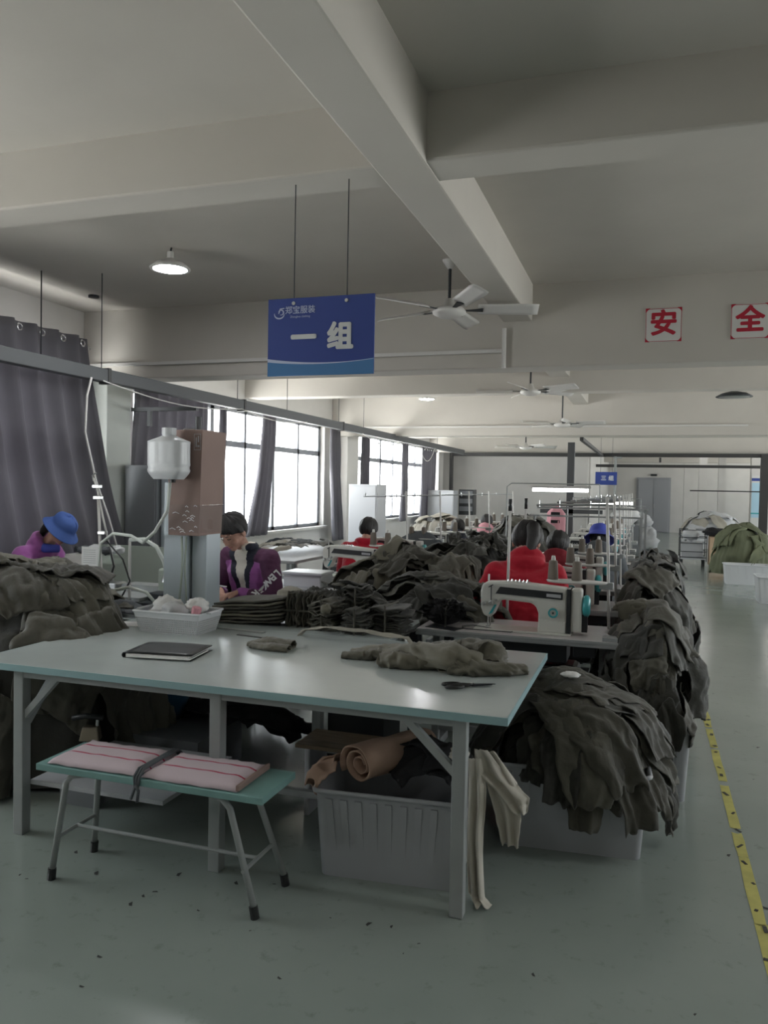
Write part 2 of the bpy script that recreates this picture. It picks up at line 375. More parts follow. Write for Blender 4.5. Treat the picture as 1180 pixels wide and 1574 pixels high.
# far door pair
d = struct(MB().box(-0.38, 0.9, YF-0.05, YF, 0, 2.14).obj('door_1', 'door_grey'))
b = MB(); b.box(-0.31, 0.255, YF-0.09, YF-0.05, 0.02, 2.07); b.obj('door_leaf', 'door_grey', d, bevel=0.005)
b = MB(); b.box(0.265, 0.83, YF-0.09, YF-0.05, 0.02, 2.07); b.obj('door_leaf', 'door_grey', d, bevel=0.005)
MB().box(0.28, 0.30, YF-0.12, YF-0.09, 0.95, 1.1).obj('handle', 'steel', d)
e = tag(MB().box(0.14, 0.38, YF-0.06, YF, 2.2, 2.28).obj('exit_sign', 'machine_black'), 'small dark plate above the far grey double door', 'sign')
for i, (x, y, wd) in enumerate(((1.75, 28, 0.25), (2.12, 25.5, 0.2), (3.0, 25, 0.3), (1.45, 31, 0.3))):
    struct(MB().box(x-wd/2, x+wd/2, y, y+wd, 0, CZ).obj('pillar_%d' % (i+4), 'plaster_white'))
o = tag(MB().box(2.86, 3.14, 24.96, 25, 0.62, 2.1).mat(1).box(2.87, 3.13, 24.955, 24.96, 0.9, 1.9).mat(2).box(2.86, 3.14, 24.95, 24.96, 1.95, 2.03).mat(3).box(2.86, 3.14, 24.95, 24.96, 1.0, 1.04).obj('wall_poster', ['placard', 'poster_blue', 'sign_blue', 'teal']), 'pale blue notice poster on the white column at the far right', 'poster')
# service frames over the passage
b = MB(); b.box(-4.9, EX, 20.6, 20.68, 2.44, 2.53); b.box(-4.98, -4.9, 20.58, 20.7, 0, 2.53); b.box(2.55, 2.72, 20.55, 20.72, 0, 2.53)
b.cbox((0.3, 20.62, 2.37), (0.05, 0.05, 0.12)); b.box(1.0, EX, 20.6, 20.63, 1.62, 1.65)
tag(b.obj('overhead_gantry', 'rail_dark'), 'long dark steel rail frame crossing the hall in front of the far door', 'frame', 'steel service frames')
b = MB(); b.box(-1.4, EX, 23.6, 23.68, 2.27, 2.35)
tag(b.obj('overhead_gantry', 'rail_dark'), 'thinner dark rail hanging behind and below the long steel frame', 'frame', 'steel service frames')
b = MB(); b.box(-1.12, -1.02, 12.0, 12.1, 0, 2.3); b.mat(1); b.box(-1.10, -1.04, 13.9, 20.6, 2.44, 2.5); b.mat(0)
b.box(-1.5, -0.6, 12.0, 12.05, 1.25, 1.31)
tag(b.obj('steel_post', ['rail_grey', 'rail_dark']), 'grey steel post standing in the right-hand sewing row', 'post')
b = MB(); b.box(-0.78, -0.72, 20.55, 20.61, 0, 2.45); b.box(-0.80, -0.6, 20.5, 20.66, 2.40, 2.44)
tag(b.obj('steel_post', 'leg_grey'), 'slim grey post just left of the far small blue sign', 'post')

# ---------------------------------------------------------------- hanging service rail along the windows
t = thing('service_rail', 'long grey lighting rail hung on wires in front of the windows', 'rail', (-4.4, 10, 2.5))
MB().box(-0.045, 0.045, -9.5, 9.6, -0.06, 0.05).obj('channel', 'rail_grey', t, bevel=0.006)
for y in (-7.9, -4.35, -2.0, -0.7, 1.1, 2.2, 4.5, 7.0):
    MB().tube([(0, y, 0.05), (0, y, CZ-2.5)], 0.004, 6).obj('suspension_wire', 'dark_metal', t)
for y in (-4.3, -1.9, 1.2): MB().box(-0.05, 0.05, y-0.02, y+0.02, -0.075, 0.06).obj('clamp', 'rail_dark', t)
for (ya, yb, s, lb) in ((5.6, 8.0, 0.08, 'from the nearest clamp to the jug'), (8.0, 9.8, 0.06, 'above the cardboard box'), (12.0, 14.2, 0.12, 'by the second white pier'), (15.3, 16.6, 0.3, 'in a deep loop before the third window')):
    t2 = MB().tube([(-4.34, ya+(yb-ya)*k/12, 2.44-s*math.sin(PI*k/12)) for k in range(13)], 0.006, 6)
    tag(t2.obj('sagging_wire', 'pipe_white', smooth=True), 'thin white wire sagging below the grey rail '+lb, 'wire', 'wires below the window rail')
p = [(-4.34, 5.45, 2.45), (-4.36, 5.42, 2.3), (-4.36, 5.4, 2.0), (-4.33, 5.5, 1.6), (-4.28, 5.6, 1.3), (-4.2, 5.65, 0.95)]
tag(MB().tube(p, 0.009, 8).obj('power_cord', 'pipe_white', smooth=True), 'pale cord hanging from the rail in front of the nearest curtain', 'cord')
tag(MB().box(-5.3, -4.5, 7.3, 7.36, 2.36, 2.4).box(-5.1, -5.06, 7.3, 7.34, 2.2, 2.36).obj('rail_bracket', 'rail_grey'), 'grey bracket arm fixed on the first green pier', 'bracket')

# ---------------------------------------------------------------- curtains
def curtain(a0, a1, b0, b1, ztop, zbot, label, folds, x=-5.36, amp=0.05, grom=True, tie=None):
    nu = folds*10; t = thing('curtain', label, 'curtain', (x, (a0+a1)/2, zbot), group='grey window curtains'); yc = (a0+a1)/2
    def fn(u, v):
        z = (ztop-zbot)*v
        w_ = 1-v
        if tie: k = max(0, 1-abs(v-0.35)/0.5); lo = a0+(b0-a0)*w_; hi = a1+(b1-a1)*w_; m_ = (lo+hi)/2; lo = m_+(lo-m_)*(1-tie*k); hi = m_+(hi-m_)*(1-tie*k)
        else: e = w_**1.6; lo = a0+(b0-a0)*e; hi = a1+(b1-a1)*e
        ph = 2*PI*folds*(u+0.015*nz(v*2, u*3, a0))
        am = amp*(0.55+0.5*w_)*(1+0.4*nz(u*6, v*1.5, a1))
        return (am*math.sin(ph)+0.02*nz(u*5, v*3), lo+(hi-lo)*u+0.012*math.cos(ph*1.0)-yc, z)
    MB().grid(fn, nu, 24).obj('fabric', 'curtain', t, smooth=True, solid=0.004)
    if grom:
        for k in range(folds):
            y = a0+(a1-a0)*(k+0.5)/folds-yc; g = MB()
            g.tube([(0.055+0.0, y+0.028*math.cos(2*PI*q/12), ztop-zbot-0.07+0.028*math.sin(2*PI*q/12)) for q in range(13)], 0.009, 6)
            g.obj('eyelet', 'grommet', t, smooth=True)
    return t
curtain(3.3, 6.55, 3.2, 7.65, 3.0, 0.1, 'wide grey curtain at the left edge, flaring towards the floor', 12, amp=0.07, x=-5.27)
curtain(7.45, 8.95, 7.05, 8.7, 2.74, 0.3, 'gathered grey curtain with eyelets behind the white water jug', 8, amp=0.05)
curtain(9.25, 9.45, 9.2, 9.4, 2.7, 0.9, 'narrow dark curtain strip between jug and cardboard box', 2, amp=0.03)
curtain(10.5, 10.95, 10.0, 10.7, 2.66, 0.85, 'bunched dark curtain behind the woman in the purple jacket', 4, amp=0.05, grom=False)
curtain(13.1, 13.6, 13.3, 13.85, 2.66, 0.6, 'bunched curtain hanging beside the second white pier', 4, amp=0.05, grom=False)
curtain(14.75, 15.25, 14.75, 15.25, 2.66, 1.3, 'bunched curtain above the white cabinet by the third window', 4, amp=0.05, grom=False)
curtain(17.5, 18.0, 17.4, 18.0, 2.62, 0.8, 'slim curtain dividing the third window in two', 3, amp=0.05, grom=False)
curtain(19.2, 20.6, 19.0, 20.5, 2.62, 0.6, 'farthest grey curtain at the end of the window wall', 7, amp=0.05)
for i, (a, c, z, lb) in enumerate(((1.5, 6.7, 2.93, 'curtain rod above the nearest grey curtain'), (7.4, 13.6, 2.67, 'curtain rod over the second window bay'), (14.7, 20.7, 2.6, 'curtain rod over the farthest window bay'))):
    tag(MB().tube([(-5.36, a, z), (-5.36, c, z)], 0.012, 8).obj('curtain_rod', 'steel', smooth=True), 'steel '+lb, 'curtain rod', 'curtain rods')

# ---------------------------------------------------------------- blue hanging sign
t = thing('hanging_sign', 'blue hanging sign reading 一组 in white over the front table', 'sign', (-1.51, 3.55, 2.13))
MB().box(-0.276, 0.276, -0.004, 0.004, 0, 0.375).obj('panel', 'sign_blue', t)
b = MB()
b.grid(lambda u, v: (-0.276+0.552*u, -0.0052, v*(0.075-0.02*math.sin(PI*u*1.0))), 24, 1); b.obj('lower_band', 'sign_light', t)
def wave(u): return 0.078-0.035*math.sin(PI*min(1, u*1.25))*(1 if u < 0.8 else 1)+0.02*max(0, u-0.6)
b = MB().grid(lambda u, v: (-0.276+0.552*u, -0.006, 0.085-0.085*u+0.072*u*u-(0.014*(1-u)**1.5+0.002)*(1-v)), 30, 1); b.obj('wave_stripe', 'sign_pale', t)
text('lettering', '一', 0.135, 'sign_text', t, (-0.085, -0.006, 0.175), off=0.006)
text('lettering', '组', 0.135, 'sign_text', t, (0.105, -0.006, 0.175), off=0.006)
text('company_lettering', '郑宝服装', 0.040, 'sign_pale', t, (-0.105, -0.006, 0.315), off=0.0004)
text('small_lettering', 'Zhengbao clothing', 0.014, 'sign_pale', t, (-0.105, -0.006, 0.285))
b = MB()
def ring(cx, cz, r0, r1, a0, a1, n=16):
    return lambda u, v: (cx+(r0+(r1-r0)*v*math.sin(PI*(0.1+0.8*u)))*math.cos(a0+(a1-a0)*u)*1.15, -0.006, cz+(r0+(r1-r0)*v*math.sin(PI*(0.1+0.8*u)))*math.sin(a0+(a1-a0)*u))
b.grid(ring(-0.215, 0.305, 0.022, 0.029, PI*1.0, PI*1.95), 16, 1); b.grid(ring(-0.208, 0.308, 0.010, 0.016, -PI*0.6, PI*0.9), 14, 1)
b.add([(-0.222, -0.006, 0.303), (-0.216, -0.006, 0.303), (-0.206, -0.006, 0.328), (-0.213, -0.006, 0.328)], [(0, 1, 2, 3)])
b.add([(-0.213, -0.006, 0.328), (-0.212, -0.006, 0.322), (-0.188, -0.006, 0.326), (-0.190, -0.006, 0.331)], [(0, 1, 2, 3)])
b.obj('logo', 'sign_pale', t)
for x in (-0.14, 0.135):
    MB().tube([(x, 0, 0.355), (x, 0, 0.922)], 0.0028, 6).obj('suspension_wire', 'dark_metal', t)
    MB().lathe([(0.009, 0), (0.009, 0.003)], (0, 0, 0), 10).xf(lambda v: (v[0]+x, -0.005-v[2], v[1]+0.35)).obj('rivet', 'steel', t)
# small far blue sign
t = thing('hanging_sign', 'small far blue sign reading 三组 near the passage door', 'sign', (-0.96, 20.5, 1.74))
MB().box(-0.26, 0.26, -0.004, 0.004, 0, 0.32).obj('panel', 'sign_blue', t)
text('lettering', '三', 0.13, 'sign_text', t, (-0.06, -0.006, 0.16), off=0.004)
text('lettering', '组', 0.13, 'sign_text', t, (0.12, -0.006, 0.16), off=0.004)
for x in (-0.14, 0.14): MB().tube([(x, 0, 0.31), (x, 0, CZ-1.74)], 0.004, 6).obj('suspension_wire', 'dark_metal', t)
# safety placards on the beam
for ch, x, lb in (('安', 0.095, 'white placard with red 安 character, left one on the beam'), ('全', 0.74, 'white placard with red 全 character at the right picture edge')):
    t = thing('wall_placard', lb, 'placard', (x, 6.9, 2.82), group='red and white safety placards')
    MB().box(-0.14, 0.14, -0.008, 0, 0, 0.275).obj('board', 'placard', t)
    b = MB(); y = -0.0095; h = 0.275
    for (x0, x1, z0, z1) in ((-0.138, 0.138, 0.004, 0.008), (-0.138, 0.138, h-0.008, h-0.004), (-0.138, -0.134, 0, h), (0.134, 0.138, 0, h)):
        b.add([(x0, y, z0), (x1, y, z0), (x1, y, z1), (x0, y, z1)], [(0, 1, 2, 3)])
    for sx in (-1, 1):
        for sz in (0, 1):
            cx, cz = sx*0.14, sz*h; dx, dz = -sx*0.036, (1-2*sz)*0.036
            b.add([(cx, y-0.001, cz), (cx+dx, y-0.001, cz), (cx+dx*0.45, y-0.001, cz+dz*0.45), (cx, y-0.001, cz+dz)], [(0, 1, 2, 3)])
    b.obj('red_border', 'placard_red', t)
    text('lettering', ch, 0.215, 'placard_red', t, (0, -0.010, 0.140), off=0.007)

# ---------------------------------------------------------------- ceiling fans
fan = thing('ceiling_fan', 'white five-blade ceiling fan beside the blue sign', 'ceiling fan', (-1.48, 6.0, 2.95), group='ceiling fans')
MB().tube([(0, 0, 0.05), (0, 0, 0.40)], 0.012, 8).obj('down_rod', 'dark_metal', fan)
MB().lathe([(0.0, -0.045), (0.07, -0.042), (0.125, -0.015), (0.13, 0.005), (0.11, 0.03), (0.05, 0.045), (0.03, 0.10), (0.0, 0.11)], n=28).obj('motor_housing', 'pipe_white', fan, smooth=True)
MB().lathe([(0.02, 0.33), (0.06, 0.39), (0.06, 0.40)], n=20).obj('canopy', 'pipe_white', fan, smooth=True)
for k in range(5):
    a = 2*PI*k/5+0.25
    def rb(v, a=a): return rotz(v, a)
    MB().add([(0.10, -0.012, 0.012), (0.26, -0.03, 0.02), (0.26, 0.03, 0.012), (0.10, 0.012, 0.012)], [(0, 1, 2, 3)]).xf(rb).obj('blade_arm', 'dark_metal', fan, solid=0.006)
    MB().grid(lambda u, v: (0.22+0.46*u, (v-0.5)*(0.11+0.03*u)*(1 if u < 0.95 else 0.8), 0.024-0.05*(v-0.5)+0.004*math.sin(PI*v)), 8, 4).xf(rb).obj('blade', 'pipe_white', fan, solid=0.005, smooth=True)
def far_fan(loc, rz, label):
    c = clone(fan, loc, rz, label); h = CZ-loc[2]
    for q in c.children:
        if q.name.startswith('down_rod'): q.scale.z = h/0.40
        if q.name.startswith('canopy'): q.location.z = h-0.40
far_fan((-1.42, 10.1, 2.82), 0.5, 'second ceiling fan, farther down the hall behind the first')
far_fan((-1.31, 13.0, 2.64), 0.9, 'third ceiling fan, above the grey steel post')
far_fan((-2.46, 17.0, 2.48), 0.2, 'farthest ceiling fan, near the white end wall')

# ---------------------------------------------------------------- ceiling lamps
def lamp(loc, on, label, r=0.15, stem=0.3):
    t = thing('ceiling_lamp', label, 'lamp', loc, group='round ceiling lamps')
    MB().lathe([(r*0.99, 0.0), (r, 0.008), (r*0.7, 0.045), (r*0.25, 0.07), (0.03, 0.08), (0.0, 0.08)], n=28).obj('lamp_shade', 'pipe_white' if on else 'dark_metal', t, smooth=True)
    MB().lathe([(0.0, -0.012), (r*0.6, -0.008), (r*0.95, 0.004), (r*0.95, 0.01)], n=28).obj('diffuser', 'lamp_on' if on else 'steel', t, smooth=True)
    MB().tube([(0, 0, 0.08), (0, 0, 0.13)], 0.025, 10).obj('lamp_socket', 'pipe_white', t)
    MB().tube([(0, 0, 0.12), (0.01, 0, stem)], 0.007, 6).obj('stem', 'dark_metal', t)
    return t
lamp((-3.42, 5.17, 3.19), True, 'lit round white lamp hanging left of the blue sign', 0.15, 0.165)
lamp((-3.0, 10.95, 2.85), True, 'small lit lamp on the ceiling beyond the second beam', 0.12, 0.5)
lamp((1.02, 10.95, 2.81), False, 'unlit dark shaded lamp on the ceiling at the right', 0.22, 0.54)
tag(MB().lathe([(0.0, -0.02), (0.05, -0.02), (0.05, 0)], n=14).xf(lambda v: (v[0]-5.0, v[1]+6.3, v[2]+CZ)).obj('ceiling_fitting', 'dark_metal'), 'small dark fitting on the ceiling near the nearest pier', 'fitting')
tag(MB().tube([(-4.85, 5.45, 3.35), (-4.85, 5.45, 2.55)], 0.006, 6).obj('ceiling_wire', 'dark_metal'), 'dark wire dropping from the ceiling before the nearest curtain', 'wire')

for x, y in ((-3.2, -1.0), (1.6, -0.6), (2.2, 3.0), (2.6, 6.4), (5.2, 3.0), (5.2, 10.0)): lamp((x, y, 2.98), True, 'added round ceiling lamp out of view, brightening the foreground and right side', 0.13, 0.37)  # extra lamps out of view, put in to light the foreground and right side
# tube lights over the right row
def tube_light(x, y, z, L, label):
    t = thing('tube_light', label, 'tube light', (x, y, z), group='fluorescent tube lights')
    MB().tube([(-L/2, 0, 0), (L/2, 0, 0)], 0.02, 10).obj('tube', 'tube_on', t, smooth=True)
    MB().box(-L/2-0.03, L/2+0.03, -0.03, 0.03, 0.022, 0.05).obj('housing', 'pipe_white', t)
    b = MB(); b.tube([(-L/2-0.3, 0.03, -0.75), (-L/2-0.3, 0.03, 0.03), (-L/2-0.25, 0.03, 0.07), (L/2+0.12, 0.03, 0.07)], 0.008, 6)
    b.tube([(L/2+0.12, 0.03, 0.07), (L/2+0.12, 0.03, -0.75)], 0.008, 6); b.obj('hanger_frame', 'leg_grey', t)
tube_light(-0.93, 9.2, 1.595, 0.62, 'lit fluorescent tube left of the grey steel post')
tube_light(-0.5, 12.6, 1.41, 0.62, 'lit fluorescent tube farther back in the right sewing row')

for i, (x, y) in enumerate(((1.2, 24.3), (1.2, 27.5), (3.8, 24.3))):  # extra tubes, put in to lift the dark far passage
    t = thing('added_ceiling_tube', 'fluorescent ceiling tube added to brighten the far passage', 'tube light', (x, y, 2.95), group='added ceiling tubes brightening the far passage')
    MB().tube([(-0.6, 0, 0), (0.6, 0, 0)], 0.018, 10).obj('tube', 'tube_on', t, smooth=True); MB().box(-0.62, 0.62, -0.04, 0.04, 0.02, 0.06).obj('housing', 'pipe_white', t)
    for sx in (-0.4, 0.4): MB().tube([(sx, 0, 0.06), (sx, 0, 0.40)], 0.004, 6).obj('suspension_wire', 'dark_metal', t)

# ================================================================ cloth tools
def ridge(x, y, z=0.0):
    return 1-2*abs(nz(x, y, z))
def dome(cx, cy, rx, ry, prof, bump=0.05, rot=0.0, seed=0):
    R = (rx+ry)/2; s = [0.0]
    for i in range(1, len(prof)):
        s.append(s[-1]+math.hypot((prof[i][0]-prof[i-1][0])*R, prof[i][1]-prof[i-1][1]))
    return dict(c=(cx, cy), rx=rx, ry=ry, p=prof, s=s, b=bump, rot=rot, seed=seed, R=R)
def dpt(m, px, py, off):
    s = math.hypot(px, py); th = math.atan2(py, px); S, P = m['s'], m['p']
    i = 0
    while i < len(S)-2 and s > S[i+1]: i += 1
    t = (s-S[i])/(S[i+1]-S[i]); 
    tc = min(t, 1.0)
    r = P[i][0]+(P[i+1][0]-P[i][0])*tc; z = P[i][1]+(P[i+1][1]-P[i][1])*tc
    dr = (P[i+1][0]-P[i][0])*m['R']; dz = P[i+1][1]-P[i][1]; L = math.hypot(dr, dz)
    nr, nzz = -dz/L, dr/L
    if t > 1: z -= (s-S[i+1]); nr, nzz = 1.0, 0.0
    cx, sy = math.cos(th)*m['rx'], math.sin(th)*m['ry']
    bm_ = m['b']*nz(r*math.cos(th)*2.3+m['seed'], r*math.sin(th)*2.3, z*3)
    o = off+bm_
    x = r*cx+math.cos(th)*nr*o; y = r*sy+math.sin(th)*nr*o; z = z+nzz*o
    if m['rot']: x, y, _ = rotz((x, y, 0), m['rot'])
    return (m['c'][0]+x, m['c'][1]+y, max(0.012+0.01*abs(nz(x*9, y*9)), z))
def panel(m, px, py, rot, wd, ln, off, seed, nu=14, nv=26, amp=0.014, pleat=0.03, taper=0.2, kf=3.0):
    ca, sa = math.cos(rot), math.sin(rot); R0 = m['s'][-1]
    wa = seed*3.7; fr = random.uniform(0.7, 1.3); rr = seed*1.3
    def fn(u, v):
        b = (v-0.5)*ln; wl = wd*(1-taper*abs(2*v-1)**2+0.22*nz(v*3.1, wa, 2.0)); a = (u-0.5)*wl + 0.03*nz(v*4, wa, 7)
        b += 0.05*nz(u*4, wa, 9)*ln
        qx = px+a*ca-b*sa; qy = py+a*sa+b*ca
        s = math.hypot(qx, qy); th = math.atan2(qy, qx)
        ww = nz(a*3, b*3, wa)*0.9; h = amp*1.6*ridge(a*7*fr+wa+ww, b*kf*fr+ww, rr)+amp*0.9*ridge(a*15+wa-ww, b*6+ww, rr+4)+amp*0.5*ridge(a*26+ww, b*17, rr+9)
        pk = min(1.3, max(0.0, s/R0-0.35))
        h += pleat*pk*math.sin(a*42*fr+3*nz(a*5, b*2, wa)+wa)
        return dpt(m, qx, qy, off+h)
    return MB().grid(fn, nu, nv)
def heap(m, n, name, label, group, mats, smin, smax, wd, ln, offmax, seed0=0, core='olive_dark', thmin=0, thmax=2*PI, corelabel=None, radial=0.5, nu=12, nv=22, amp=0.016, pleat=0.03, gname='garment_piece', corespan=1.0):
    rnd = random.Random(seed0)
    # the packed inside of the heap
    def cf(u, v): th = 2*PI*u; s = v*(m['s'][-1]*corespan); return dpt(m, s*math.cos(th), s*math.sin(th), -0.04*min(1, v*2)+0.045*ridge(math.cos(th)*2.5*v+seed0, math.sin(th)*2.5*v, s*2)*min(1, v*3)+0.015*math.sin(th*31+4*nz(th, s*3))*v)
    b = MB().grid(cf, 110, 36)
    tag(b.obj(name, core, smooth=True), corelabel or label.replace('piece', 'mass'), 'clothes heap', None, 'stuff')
    for i in range(n):
        th = rnd.uniform(thmin, thmax); s = rnd.uniform(smin, smax)*m['s'][-1]
        rot = th-PI/2+rnd.gauss(0, 0.25) if rnd.random() < radial else rnd.uniform(0, PI)
        f = i/max(1, n-1)
        s = s*(1-0.45*f) if radial > 0.8 else s
        W_, L_ = wd*rnd.uniform(0.7, 1.35), ln*rnd.uniform(0.7, 1.25)
        random.seed(seed0*100+i)
        pb = panel(m, s*math.cos(th), s*math.sin(th), rot, W_, L_, 0.004+offmax*f, seed0*11.3+i*1.7, nu, nv, amp, pleat)
        o = pb.obj(gname, rnd.choice(mats), smooth=True, solid=0.004)
        tag(o, label, 'garment', group)

# ================================================================ front cutting table
TB = thing('cutting_table', 'large pale teal-edged work table in the foreground', 'table', (-1.65, 3.40, 0))
MB().box(-1.23, 1.2, -0.59, 0.6, 0.755, 0.782).obj('tabletop', 'table_top', TB, bevel=0.002)
b = MB(); e = 0.004
b.box(-1.23-e, 1.2+e, -0.59-e, -0.59, 0.752, 0.7815); b.box(-1.23-e, 1.2+e, 0.6, 0.6+e, 0.752, 0.7815)
b.box(-1.23-e, -1.23, -0.59, 0.6, 0.752, 0.7815); b.box(1.2, 1.2+e, -0.59, 0.6, 0.752, 0.7815)
b.obj('edge_band', 'table_edge', TB)
for x, y in ((-1.0, -0.53), (0.0, -0.53), (1.02, -0.53), (-1.0, 0.53), (0.0, 0.53), (1.02, 0.53)):
    MB().box(x-0.026, x+0.026, y-0.026, y+0.026, 0.0, 0.755).obj('leg', 'leg_grey', TB, bevel=0.004)
b = MB()
for y in (-0.53, 0.53): b.box(-1.0, 1.02, y-0.02, y+0.02, 0.715, 0.755)
for x in (-1.0, 0.0, 1.02): b.box(x-0.02, x+0.02, -0.53, 0.53, 0.715, 0.755)
b.obj('apron_frame', 'leg_grey', TB)
b = MB(); b.box(-0.0, 1.0, 0.50, 0.53, 0.17, 0.20); b.box(-1.0, 0.0, -0.1, -0.07, 0.17, 0.20); b.box(-0.2, 0.75, -0.1, -0.07, 0.17, 0.2); b.obj('stretcher', 'leg_grey', TB)
for (p, q) in (((-1.0, -0.53, 0.52), (-0.80, -0.53, 0.73)), ((1.02, -0.53, 0.52), (0.80, -0.53, 0.73)), ((-1.0, -0.5, 0.5), (-1.0, -0.28, 0.73))):
    MB().bar(p, q, 0.028).obj('brace', 'leg_grey', TB)
# lower white shelf board under the table, seen left of the bench
MB().box(-0.98, -0.28, -0.50, 0.1, 0.215, 0.235).obj('shelf_board', 'cabinet', TB)

# ---- things on the table
T0 = 0.782
def flatcover():
    t = thing('document_folder', 'black folder holding papers, lying on the front table', 'folder', (-2.14, 3.25, T0), 0.15)
    MB().box(-0.155, 0.15, -0.12, 0.115, 0.004, 0.020).obj('paper_sheets', 'paper', t)
    MB().box(-0.13, 0.165, -0.135, 0.09, 0.008, 0.012).obj('loose_sheet', 'paper', t)
    def cv(u, v): return (-0.165+0.33*u, -0.115+0.25*v, 0.024+0.004*math.sin(PI*u)+0.002*nz(u*3, v*3))
    MB().grid(cv, 10, 8).obj('cover', 'machine_black', t, solid=0.004, smooth=True)
    def sp(u, v): a = PI*v; return (-0.165-0.012*math.sin(a), -0.115+0.25*u, 0.012+0.012*math.cos(a))
    MB().grid(sp, 4, 6).obj('spine', 'machine_black', t, solid=0.003, smooth=True)
    MB().box(-0.165, 0.165, -0.115, 0.135, 0.0, 0.003).obj('back_cover', 'machine_black', t)
flatcover()
# scissors
t = thing('scissors', 'black tailoring scissors near the right end of the front table', 'scissors', (-0.67, 3.19, T0), 0.55)
for sy in (-1, 1):
    b = MB(); b.tube([(-0.02+0.026*math.cos(a*PI/8)*1.4-0.05, sy*0.024+0.018*math.sin(a*PI/8), 0.01) for a in range(17)], 0.006, 6)
    b.tube([(-0.035, sy*0.018, 0.01), (0.0, sy*0.003, 0.01), (0.02, -sy*0.003, 0.01)], 0.0065, 6); b.obj('handle', 'black_plastic', t, smooth=True)
    MB().add([(0.01, -sy*0.010, 0.008+sy*0.003), (0.11, -sy*0.014*0.9, 0.008+sy*0.003), (0.10, -sy*0.002, 0.008+sy*0.003), (0.01, sy*0.008, 0.008+sy*0.003)], [(0, 1, 2, 3)]).obj('blade', 'dark_metal', t, solid=0.003)
MB().lathe([(0.006, 0), (0.006, 0.008)], (0.01, 0, 0.01), 10).obj('pivot_screw', 'steel', t)
# white plastic basket with small goods
t = thing('plastic_basket', 'white perforated plastic basket on the front table', 'basket', (-2.44, 3.80, T0))
b = MB(); w0, d0, w1, d1, h = 0.175, 0.10, 0.205, 0.125, 0.115
b.taper(-w0, w0, -d0, d0, 0.0, -w0, w0, -d0, d0, 0.004)
def side(p0, p1, q1, q0, nx):
    P0, P1, Q1, Q0 = map(Vector, (p0, p1, q1, q0)); rows = 7
    def pt(u, v): return (P0.lerp(P1, u)).lerp(Q0.lerp(Q1, u), v)
    for r in range(rows+1):
        v = r/rows*0.72; a, c = pt(0, v), pt(1, v); b.bar(a, c, 0.003, 0.0045)
    for k in range(nx+1):
        u = k/nx; b.bar(pt(u, 0), pt(u, 0.74), 0.0045, 0.003)
    b.add([pt(0, 0.72), pt(1, 0.72), pt(1, 1), pt(0, 1)], [(0, 1, 2, 3)])
cs0 = [(-w0, -d0, 0), (w0, -d0, 0), (w0, d0, 0), (-w0, d0, 0)]; cs1 = [(-w1, -d1, h), (w1, -d1, h), (w1, d1, h), (-w1, d1, h)]
for k in range(4):
    j = (k+1) % 4; side(cs0[k], cs0[j], cs1[j], cs1[k], 34 if k % 2 == 0 else 18)
b.obj('basket_body', 'plastic_white', t)
r = MB(); r.tube([(x, y, h) for x, y, _ in cs1+cs1[:1]], 0.007, 6); r.box(-w1-0.03, -w1, -0.05, 0.05, h-0.002, h+0.004); r.box(w1, w1+0.03, -0.05, 0.05, h-0.002, h+0.004); r.obj('rim', 'plastic_white', t)
def crump(name, c, r, m, label, cat, seed, fl=0.7, grp=None):
    b = MB().sphere((0, 0, 0), 1, 22, 14)
    def f(v):
        k = r*(1+0.35*ridge(v[0]*1.7+seed, v[1]*1.7, v[2]*1.7)+0.12*ridge(v[0]*4+seed, v[1]*4, v[2]*4)-0.2)
        return (c[0]+v[0]*k, c[1]+v[1]*k, c[2]+v[2]*k*fl)
    return tag(b.xf(f).obj(name, m, smooth=True), label, cat, grp)
crump('plastic_bag', (-2.54, 3.84, 0.90), 0.085, 'paper', 'crumpled white plastic bag at the left in the white basket', 'bag', 3)
crump('plastic_bag', (-2.45, 3.78, 0.89), 0.07, 'white_cloth', 'crumpled translucent bag in the middle of the white basket', 'bag', 9)
crump('plastic_bag', (-2.36, 3.86, 0.915), 0.06, 'paper', 'white bag standing up at the back of the white basket', 'bag', 5)
tag(MB().tube([(-2.30, 3.74, 0.865), (-2.285, 3.74, 0.93)], 0.026, 14).obj('tape_roll', 'pink_cloth', bevel=0.004), 'small pinkish roll at the right end of the white basket', 'roll')
tag(MB().box(-2.53, -2.36, 3.72, 3.80, 0.872, 0.884).obj('paper_pad', 'cabinet'), 'small white pad lying across the front of the white basket', 'pad')
tag(MB().cbox((-2.29, 3.42, T0+0.006), (0.04, 0.018, 0.012), 0.1).obj('thread_clip', 'machine_black', bevel=0.003), 'tiny black clip on the front table before the basket', 'clip')
# rulers/papers at the back of the table
tag(MB().cbox((-2.78, 3.86, T0+0.002), (0.30, 0.13, 0.004), 0.25).obj('paper_sheet', 'paper'), 'white papers lying left of the plastic basket', 'paper', 'loose papers')
tag(MB().cbox((-2.12, 3.93, T0+0.004), (0.30, 0.03, 0.006), -0.1).obj('ruler', 'leg_grey'), 'grey ruler lying right of the plastic basket', 'ruler')
tag(MB().cbox((-1.98, 3.80, T0+0.002), (0.20, 0.02, 0.003), -0.15).obj('thin_strip', 'machine_black'), 'thin dark strip on the table near the ruler', 'strip')

